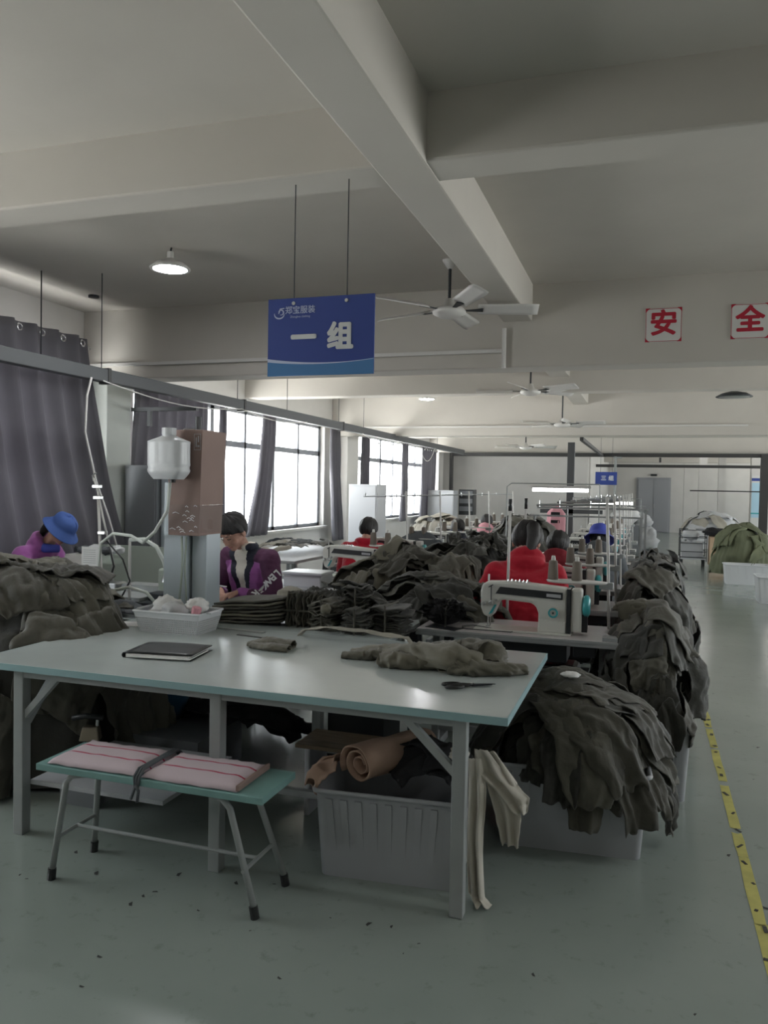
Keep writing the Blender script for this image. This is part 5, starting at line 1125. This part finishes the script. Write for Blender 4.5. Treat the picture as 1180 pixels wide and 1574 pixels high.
# cloth lying over the right end of the nearest table
m0 = dome(-0.02, 4.92, 0.16, 0.14, [(0, 0.93), (0.5, 0.91), (0.9, 0.83), (1.0, 0.72)], 0.03, seed=51)
for i in range(3): tag(panel(m0, 0.03*i, 0.02*i, i*1.3, 0.22, 0.30, 0.006*i, 200+i).obj('fabric_piece', 'olive_pale', smooth=True, solid=0.003), 'grey-olive piece draped at the right end of the nearest sewing table', 'garment', 'pieces at the right end of the nearest table')
tag(MB().box(-0.105, -0.095, 4.86, 5.0, 0.74, 0.92).obj('plastic_sheet', 'purple_plastic'), 'small purple plastic plate at the corner of the nearest sewing table', 'plate')

# ================================================================ people
def capsule(b, a, c, ra, rc, n=14):
    a, c = Vector(a), Vector(c); b.sphere(a, ra, n, 10); b.sphere(c, rc, n, 10)
    if (c-a).length > 1e-5: b.tube([a, c], [ra, rc], n)
def bake(b, name, mats, parent, vox, smooth_it=3, disp=0.0, classify=None, names=None, dscale=0.12, cut=None):
    """one closed skin grown over the shapes in b; classify(center) -> part index"""
    me = bpy.data.meshes.new(name); me.from_pydata([tuple(v) for v in b.v], [], b.f); o = bpy.data.objects.new(name, me); COL.objects.link(o)
    m = o.modifiers.new('r', 'REMESH'); m.mode = 'VOXEL'; m.voxel_size = vox; m.adaptivity = 0
    if smooth_it: m = o.modifiers.new('s', 'SMOOTH'); m.iterations = smooth_it; m.factor = 0.5
    dg = bpy.context.evaluated_depsgraph_get(); ev = o.evaluated_get(dg); nm = bpy.data.meshes.new_from_object(ev)
    bpy.data.objects.remove(o); 
    if disp:
        ns = [v.normal.copy() for v in nm.vertices]
        for v, nn in zip(nm.vertices, ns):
            q = v.co/dscale; v.co += nn*disp*(ridge(q.x*0.7, q.y*0.7, q.z*1.5)-0.3+0.5*ridge(q.x*2, q.y*2, q.z*3.1))
    groups = {}
    for p in nm.polygons:
        k = classify(p.center, p.normal) if classify else 0
        if k is not None: groups.setdefault(k, []).append(tuple(p.vertices))
    V = [tuple(v.co) for v in nm.vertices]; out = []
    for k, fs in sorted(groups.items()):
        idx = {}; vs = []; ff = []
        for f in fs:
            q = []
            for i in f:
                if i not in idx: idx[i] = len(vs); vs.append(V[i])
                q.append(idx[i])
            ff.append(tuple(q))
        mm = bpy.data.meshes.new(names[k] if names else name); mm.from_pydata(vs, [], ff); mm.materials.append(M[mats[k]]); mm.shade_smooth()
        oo = bpy.data.objects.new(names[k] if names else name, mm); COL.objects.link(oo); oo.parent = parent; out.append(oo)
    return out
def head_shape(c, yaw, pitch, roll=0.0):
    R = Matrix.Rotation(yaw, 3, 'Z') @ Matrix.Rotation(-pitch, 3, 'X') @ Matrix.Rotation(roll, 3, 'Y')
    return lambda p: Vector(c)+R @ Vector(p)
def build_person(label, loc, rz, lean=0.3, hyaw=0.0, hpitch=0.5, hroll=0.0, jacket='red_cloth', wrists=None, elbows=None, hair='short', detail=0.006, hood=True, collar=None, classify=None, names=None, jmats=None, hatcol=None, height=1.0, low=False, shoulder=1.0, hs=1.0, tail=False):
    t = thing('person', label, 'person', loc, rz, 'garment workers')
    H = height
    pel = Vector((0, 0, 0.50)); wai = Vector((0, 0.03+0.12*lean, 0.68)); che = Vector((0, 0.05+0.42*lean, 0.86*H)); nek = Vector((0, 0.06+0.62*lean, 1.00*H)); hd = Vector((0, 0.09+0.95*lean, 1.125*H))
    sh = [Vector((s*0.175*shoulder, che.y+0.02, 0.945*H)) for s in (-1, 1)]
    el = [Vector(e) for e in (elbows or ((-0.25, che.y+0.10, 0.74), (0.25, che.y+0.10, 0.74)))]
    wr = [Vector(e) for e in (wrists or ((-0.12, che.y+0.34, 0.83), (0.12, che.y+0.34, 0.83)))]
    hf0 = head_shape(hd, hyaw, hpitch, hroll)
    def hf(p): return hf0((p[0]*hs, p[1]*hs, p[2]*hs))
    # body: one continuous skin with head, face, ears, arms and hands
    b = MB()
    capsule(b, pel, wai, 0.10, 0.10); capsule(b, wai, che, 0.10, 0.11); capsule(b, che, nek, 0.08, 0.05); capsule(b, nek, hf((0, -0.02, -0.05)), 0.050, 0.047)
    def ell(p, r, n=20, m=14):
        q = MB().sphere((0, 0, 0), r, n, m); b.add([hf((v[0]+p[0], v[1]+p[1], v[2]+p[2])) for v in q.v], q.f)
    ell((0, -0.012, 0.03), (0.076, 0.093, 0.088)); ell((0, 0.02, -0.025), (0.062, 0.070, 0.082)); ell((0, 0.060, -0.088), (0.026, 0.024, 0.020))
    for s in (-1, 1): ell((s*0.034, 0.056, -0.030), (0.028, 0.026, 0.028)); ell((s*0.078, -0.010, -0.012), (0.010, 0.020, 0.032)); ell((s*0.030, 0.078, 0.028), (0.024, 0.013, 0.009)); ell((s*0.045, 0.01, -0.07), (0.022, 0.03, 0.022))
    capsule(b, hf((0, 0.083, 0.012)), hf((0, 0.100, -0.026)), 0.009, 0.0135, 12)
    for s in (-1, 1): capsule(b, hf((s*0.010, 0.094, -0.030)), hf((s*0.012, 0.090, -0.030)), 0.009, 0.008, 8)
    capsule(b, hf((-0.020, 0.076, -0.060)), hf((0.020, 0.076, -0.060)), 0.007, 0.007, 8); capsule(b, hf((-0.016, 0.075, -0.071)), hf((0.016, 0.075, -0.071)), 0.008, 0.008, 8)
    for i, s in enumerate((-1, 1)):
        capsule(b, che, sh[i], 0.07, 0.045); capsule(b, sh[i], el[i], 0.043, 0.036); capsule(b, el[i], wr[i], 0.036, 0.024)
        d = (wr[i]-el[i]).normalized(); d = Vector((d.x*0.6-s*0.25, d.y, -0.25)).normalized(); sd = d.cross(Vector((0, 0, 1))).normalized()
        pb = wr[i]+d*0.03; pe = wr[i]+d*0.085; up = sd.cross(d).normalized()
        for k in (-1, -0.33, 0.33, 1): capsule(b, wr[i]+d*0.012+sd*k*0.014, pe+sd*k*0.027, 0.016, 0.0135, 8)
        for k, L in ((-1.05, 0.8), (-0.36, 1.0), (0.34, 0.95), (1.0, 0.72)):
            r0 = pe+sd*k*0.028; m1 = r0+d*0.032*L-up*0.010+sd*k*0.004; m2 = m1+d*0.020*L-up*0.022; m3 = m2+d*0.006-up*0.018*L
            capsule(b, r0, m1, 0.0095, 0.0088, 8); capsule(b, m1, m2, 0.0088, 0.008, 8); capsule(b, m2, m3, 0.008, 0.0068, 8)
        th0 = wr[i]+d*0.025-sd*s*-0.026*1; th1 = th0+d*0.030+sd*s*0.024-up*0.008; th2 = th1+d*0.028-up*0.008
        capsule(b, th0, th1, 0.013, 0.0105, 8); capsule(b, th1, th2, 0.0105, 0.008, 8)
    for s in (-1, 1):
        capsule(b, (s*0.09, 0, 0.50), (s*0.11, 0.40, 0.49), 0.06, 0.05); capsule(b, (s*0.11, 0.40, 0.49), (s*0.11, 0.38, 0.09), 0.045, 0.035)
    bake(b, 'body', ['skin'], t, detail if not low else 0.010, 3)
    # jacket
    b = MB(); wx = 0.075
    for s in (-1, 0, 1):
        capsule(b, pel+Vector((s*wx, 0, -0.02)), wai+Vector((s*wx, 0, 0)), 0.125, 0.122); capsule(b, wai+Vector((s*wx, 0, 0)), che+Vector((s*wx*0.9, 0, 0)), 0.122, 0.120)
    capsule(b, che+Vector((0, 0, 0.02)), nek+Vector((0, -0.005, -0.01)), 0.105, 0.072)
    for i, s in enumerate((-1, 1)):
        capsule(b, che+Vector((s*0.07, 0, 0.03)), sh[i], 0.098, 0.076); capsule(b, nek+Vector((0, 0, -0.03)), sh[i]+Vector((0, 0, 0.01)), 0.06, 0.062)
        capsule(b, sh[i], el[i], 0.074, 0.060); d = (wr[i]-el[i]); capsule(b, el[i], el[i]+d*0.55, 0.060, 0.052); capsule(b, el[i]+d*0.55, el[i]+d*0.93, 0.052, 0.036)
    if hood:
        nb = nek+Vector((0, -0.035, 0.0))
        for a in range(-4, 5):
            an = a*0.42; r1 = 0.088; p1 = nek+Vector((math.sin(an)*r1, -math.cos(an)*r1*0.8+0.02, 0.02+0.065*math.cos(an))); an2 = (a+1)*0.42; p2 = nek+Vector((math.sin(an2)*r1, -math.cos(an2)*r1*0.8+0.02, 0.02+0.065*math.cos(an2)))
            if a < 4: capsule(b, p1, p2, 0.042, 0.042)
        b.sphere(tuple(nek+Vector((0, -0.045, 0.01))), (0.125, 0.08, 0.075), 20, 14); b.sphere(tuple(nek+Vector((0, -0.075, -0.06))), (0.095, 0.055, 0.07), 20, 14); b.sphere(tuple(nek+Vector((0, -0.085, -0.11))), (0.055, 0.04, 0.05), 16, 12)
    if collar:
        for a in range(-5, 5):
            an = a*0.5; p1 = nek+Vector((math.sin(an)*0.075, -math.cos(an)*0.07, 0.035)); an2 = (a+1)*0.5; p2 = nek+Vector((math.sin(an2)*0.075, -math.cos(an2)*0.07, 0.035)); capsule(b, p1, p2, 0.026, 0.026)
    bake(b, 'jacket', jmats or [jacket], t, (0.0055 if detail <= 0.005 else 0.009) if not low else 0.012, 5, 0.006, classify(locals()) if classify else None, names)
    # cuffs
    for i in range(2):
        d = (wr[i]-el[i]).normalized(); MB().tube([wr[i]-d*0.045, wr[i]-d*0.01], [0.040, 0.034], 14).obj('cuff', 'navy' if jacket == 'purple' else (jmats or [jacket])[0], t, smooth=True)
    # trousers and shoes
    b = MB()
    for s in (-1, 1):
        capsule(b, (s*0.07, 0, 0.49), (s*0.09, 0, 0.49), 0.115, 0.11); capsule(b, (s*0.09, 0.02, 0.50), (s*0.12, 0.40, 0.50), 0.09, 0.07); capsule(b, (s*0.12, 0.40, 0.50), (s*0.11, 0.36, 0.12), 0.068, 0.055)
    bake(b, 'trousers', ['trouser'], t, 0.014, 3, 0.004)
    for s in (-1, 1): MB().sphere((s*0.11, 0.42, 0.045), (0.045, 0.12, 0.045), 12, 8).obj('shoe', 'black_plastic', t, smooth=True)
    # hair: a cap grown from the crown with a hairline that varies around the head
    front, side, back = {'bangs': (0.25, -0.40, -1.10), 'short': (0.55, -0.55, -1.25), 'long': (0.5, -0.7, -1.35)}[hair]
    def cap(u, v):
        a = 2*PI*u; c = math.cos(a)          # a=0 front
        low_ = front*c**0.8+side*(1-c) if c > 0 else back*abs(c)**0.7+side*(1-abs(c)**0.7)
        low_ += 0.10*nz(u*22, 1.5, lean*9)
        el_ = PI/2+(low_-PI/2)*v; st = 0.006*ridge(u*16, v*1.2, lean)+0.004*nz(u*60, v*2)
        r = 1.03+0.05*math.sin(PI*v)
        p = ((0.083*r+st)*math.cos(el_)*math.sin(a), (0.102*r+st)*math.cos(el_)*math.cos(a)-0.010, (0.100*r+st)*math.sin(el_)+0.030)
        if low_ < -0.6 and v > 0.6: p = (p[0]*1.0, p[1], p[2])
        if hatcol: p = (p[0]*0.93, p[1]*0.92, p[2]*0.92)
        return hf(p)
    MB().grid(cap, 96, 22).obj('hair', 'hair', t, smooth=True, solid=0.006)
    if tail:
        b = MB(); b.tube([hf((0.03, -0.085, 0.05)), hf((0.06, -0.13, 0.02)), hf((0.075, -0.12, -0.05)), hf((0.07, -0.10, -0.12)), hf((0.05, -0.09, -0.17))], [0.030, 0.046, 0.044, 0.034, 0.012], 14); b.obj('ponytail', 'hair', t, smooth=True)
    if hair == 'long':
        b = MB(); b.tube([hf((0, -0.09, 0.02)), hf((0, -0.125, -0.03)), hf((0.01, -0.12, -0.11)), hf((0.015, -0.10, -0.20))], [0.030, 0.036, 0.030, 0.012], 12); b.obj('ponytail', 'hair', t, smooth=True)
    # eyes, brows, lips
    for s in (-1, 1):
        MB().tube([hf((s*0.018, 0.0875, 0.006)), hf((s*0.031, 0.0875, 0.003)), hf((s*0.045, 0.079, 0.005))], 0.0026, 6).obj('eyelid', 'hair', t, smooth=True)
        MB().tube([hf((s*0.015, 0.0925, 0.027)), hf((s*0.032, 0.0915, 0.031)), hf((s*0.052, 0.078, 0.026))], 0.0030, 6).obj('eyebrow', 'hair', t, smooth=True)
    MB().tube([hf((-0.021, 0.0795, -0.066)), hf((0, 0.0855, -0.0645)), hf((0.021, 0.0795, -0.066))], [0.002, 0.005, 0.002], 8).obj('lips', 'lip', t, smooth=True)
    if hatcol:
        def hat(u, v):
            a = 2*PI*u
            if v < 0.55: e = v/0.55; r = 0.102*math.sin(e*PI/2)**0.6 if e < 0.999 else 0.102; z = 0.137-0.097*e**2.2
            else: e = (v-0.55)/0.45; r = 0.102+0.055*e; z = 0.040-0.058*e
            r *= 1+0.03*nz(u*8, v*3)
            return hf((r*math.sin(a)*0.95, r*math.cos(a)*1.12-0.005, z+0.012*nz(u*5, v*2)+0.01))
        MB().grid(hat, 48, 22).obj('hat', hatcol, t, smooth=True, solid=0.005)
    return t, hf
def stool(x, y, label):
    t = thing('work_stool', label, 'stool', (x, y, 0), group='black stools of the workers')
    MB().lathe([(0, 0), (0.15, 0), (0.16, 0.015), (0.15, 0.035), (0, 0.04)], (0, 0, 0.385), 20).obj('seat', 'black_plastic', t, smooth=True)
    for a in range(4): c, s = math.cos(PI/4+a*PI/2), math.sin(PI/4+a*PI/2); MB().tube([(c*0.10, s*0.10, 0.39), (c*0.15, s*0.15, 0.0)], 0.012, 8).obj('leg', 'dark_metal', t)

# red hoodie, back to the camera
build_person('woman in a red hooded jacket sewing with her back turned', (-0.74, 5.17, 0), 0.10, lean=0.32, hyaw=-0.25, hpitch=0.75, jacket='red_cloth', hair='short', elbows=((-0.33, 0.16, 0.76), (0.27, 0.30, 0.74)), wrists=((-0.16, 0.42, 0.84), (0.10, 0.46, 0.84)), height=1.09, shoulder=1.12, detail=0.007, hs=1.14, tail=True)
stool(-0.72, 5.14, 'black stool under the woman in the red hoodie')

# woman in the purple and black jacket, facing the camera
def purple_cls(L):
    che, nek, wai, el, wr, sh = L['che'], L['nek'], L['wai'], L['el'], L['wr'], L['sh']
    def c(p, n):
        x, z = p.x, p.z
        if abs(p.x) < 0.16 and n.y > 0.05 and z > 0.70 and p.y > 0.0:
            k = max(1e-3, (z-0.72)/0.30)
            if 0 < k and abs(x) < 0.046*k**0.9+0.003: return 1
            if abs(x) < 0.09*k**0.7+0.016: return 2
        if z > nek.z-0.02 and abs(x) < 0.13: return 2 if (p.y < nek.y+0.03 or abs(x) > 0.035) else 1
        # outer sleeves dark plum, bright panels on chest
        for i in range(2):
            d = el[i]-sh[i]; q = (p-sh[i]).dot(d)/d.length_squared; 
            if abs(x) > 0.165+0.0*q: return 3
        if z > 0.93*L['H']+0.02-0.15*abs(x): return 3
        return 0
    return c
P2, hf2 = build_person('woman in a purple and black jacket looking down at her sewing', (-2.74, 5.46, 0), PI-0.22, lean=0.30, hyaw=-0.02, hpitch=0.62, hroll=0.06, jacket='purple', hair='bangs',
    elbows=((-0.27, 0.22, 0.74), (0.27, 0.20, 0.74)), wrists=((-0.10, 0.42, 0.83), (0.06, 0.44, 0.83)), height=1.11, shoulder=1.1, hs=1.07, detail=0.005, hood=False, collar=True,
    classify=purple_cls, jmats=['purple', 'shirt_cream', 'navy', 'purple_dark'], names=['jacket', 'shirt', 'collar', 'sleeves'])
stool(-2.74, 5.52, 'black stool under the woman in purple')
# white letters down her left sleeve, laid onto the cloth
sl = [c for c in P2.children if c.name.startswith('sleeves')][0]
bv = BVHTree.FromPolygons([v.co for v in sl.data.vertices], [tuple(p.vertices) for p in sl.data.polygons])
def letters(word, a, e, size, side):
    a, e = Vector(a), Vector(e); d = (e-a); n = len(word); b = MB()
    dirn = d.normalized()
    for i, ch in enumerate(word):
        c = a+d*(i+0.5)/n
        cu = bpy.data.curves.new('tmp', 'FONT'); cu.body = ch; cu.size = size; cu.offset = 0.003; cu.align_x = 'CENTER'; cu.align_y = 'CENTER'
        o = bpy.data.objects.new('tmp', cu); COL.objects.link(o); bpy.context.view_layer.update()
        me = bpy.data.meshes.new_from_object(o.evaluated_get(bpy.context.evaluated_depsgraph_get())); bpy.data.objects.remove(o)
        bm = bmesh.new(); bm.from_mesh(me); bmesh.ops.triangulate(bm, faces=bm.faces)
        for _ in range(2): bmesh.ops.subdivide_edges(bm, edges=[x for x in bm.edges if x.calc_length() > 0.008], cuts=1, use_grid_fill=False); bmesh.ops.triangulate(bm, faces=bm.faces)
        out = Vector((side, 0.75, 0.25)).normalized(); tx = dirn; ty = out.cross(tx).normalized()
        vs = []
        for v in bm.verts:
            p = c+tx*v.co.x+ty*v.co.y; loc, nn, _, _ = bv.ray_cast(p+out*0.3, -out)
            if loc is None: loc, nn, _, _ = bv.find_nearest(p)
            vs.append(loc+out*0.004)
        bm.verts.index_update(); b.add(vs, [tuple(v.index for v in f.verts) for f in bm.faces]); bm.free()
    return b
try:
    letters('LEWKER', (-0.235, 0.13, 0.95), (-0.17, 0.34, 0.80), 0.068, -0.55).obj('sleeve_lettering', 'letter_white', P2)
except Exception as ex: print('letters', ex)
tag(MB().tube([(-2.80, 4.97, 0.87), (-2.90, 4.93, 0.885)], 0.005, 6).obj('marking_pen', 'paper'), 'thin white pen held by the woman in purple', 'pen')

# worker in the blue hat, seen from the side
build_person('worker in a purple hooded jacket and blue sun hat bending over a machine', (-4.72, 5.02, 0), -PI/2+0.05, lean=0.36, hyaw=0.0, hpitch=0.72, hs=0.9, jacket='purple', hair='long', hatcol='blue_cap', elbows=((-0.24, 0.32, 0.84), (0.24, 0.32, 0.84)), wrists=((-0.10, 0.54, 0.90), (0.10, 0.54, 0.90)), height=1.08, detail=0.008, low=True)
tag(MB().tube([(-4.52, 5.10, 1.13), (-4.45, 4.96, 1.10), (-4.36, 4.95, 1.08), (-4.32, 5.05, 1.07)], [0.03, 0.035, 0.035, 0.03], 10).obj('neck_scarf', 'blue_scarf', smooth=True), 'bright blue scarf round the neck of the worker in the hat', 'scarf')
stool(-4.72, 5.02, 'black stool under the worker in the blue hat')
# the others
def back_worker(label, x, y, m, h, hair='short', **k):
    build_person(label, (x, y, 0), k.pop('rz', 0.0), lean=0.25, hpitch=0.45, jacket=m, hair=hair, height=h, low=True, detail=0.01, hood=k.pop('hood', True), **k)
    stool(x, y-0.02, 'black stool under the '+label)
back_worker('dark-haired worker in a bright red high-collar jacket by the second window', -2.66, 7.25, 'red_cloth', 1.02, hood=False, collar=True)
back_worker('worker in a dark red top behind the red-hooded woman', -0.68, 6.35, 'dark_red', 1.0)
back_worker('worker with a purple-blue cap in the right-hand row', -0.42, 7.6, 'grey_cloth', 1.0, hatcol='blue_scarf')
back_worker('dark-haired worker in a dark jacket in the middle row', -2.40, 10.15, 'navy', 0.93)
back_worker('dark-haired worker half hidden behind a machine in the middle row', -2.42, 12.3, 'pink_cloth', 0.93)
back_worker('farthest worker in a red jacket in the middle row', -1.93, 11.3, 'red_cloth', 0.93)
# jacket hung over a chair back
t = thing('work_chair', 'chair hidden under a hanging dark grey jacket', 'chair', (-2.28, 8.35, 0))
MB().box(-0.2, 0.2, -0.2, 0.2, 0.42, 0.45).obj('seat', 'wood', t); MB().box(-0.18, 0.18, -0.2, -0.17, 0.45, 1.0).obj('backrest', 'wood', t)
for x, y in ((-0.18, -0.18), (0.18, -0.18), (-0.18, 0.18), (0.18, 0.18)): MB().box(x-0.02, x+0.02, y-0.02, y+0.02, 0, 0.42).obj('leg', 'wood', t)
m0 = dome(-2.28, 8.17, 0.25, 0.10, [(0, 1.12), (0.5, 1.10), (0.9, 1.02), (1.0, 0.85), (1.02, 0.6)], 0.03, seed=61)
tag(MB().grid(lambda u, v: dpt(m0, m0['s'][-1]*v*math.cos(2*PI*u), m0['s'][-1]*v*math.sin(2*PI*u), 0.01*ridge(u*9, v*3)), 40, 16).obj('hung_jacket', 'grey_cloth', smooth=True, solid=0.004), 'dark grey jacket hung over a chair in the middle row', 'jacket')
# pink jacket hanging on the frame
m0 = dome(-1.18, 11.2, 0.12, 0.08, [(0, 1.36), (0.5, 1.35), (0.9, 1.28), (1.0, 1.15), (1.0, 1.02)], 0.03, seed=63)
t = thing('hung_garment', 'pink garment with black bands hanging by the grey steel post', 'garment', (0, 0, 0))
MB().grid(lambda u, v: dpt(m0, m0['s'][-1]*v*math.cos(2*PI*u), m0['s'][-1]*v*math.sin(2*PI*u), 0.01*ridge(u*9, v*3)), 30, 14).obj('pink_fabric', 'pink_cloth', t, smooth=True, solid=0.004)
MB().box(-1.24, -1.12, 11.10, 11.13, 1.25, 1.29).box(-1.24, -1.12, 11.10, 11.13, 1.14, 1.18).obj('black_band', 'black_cloth', t)
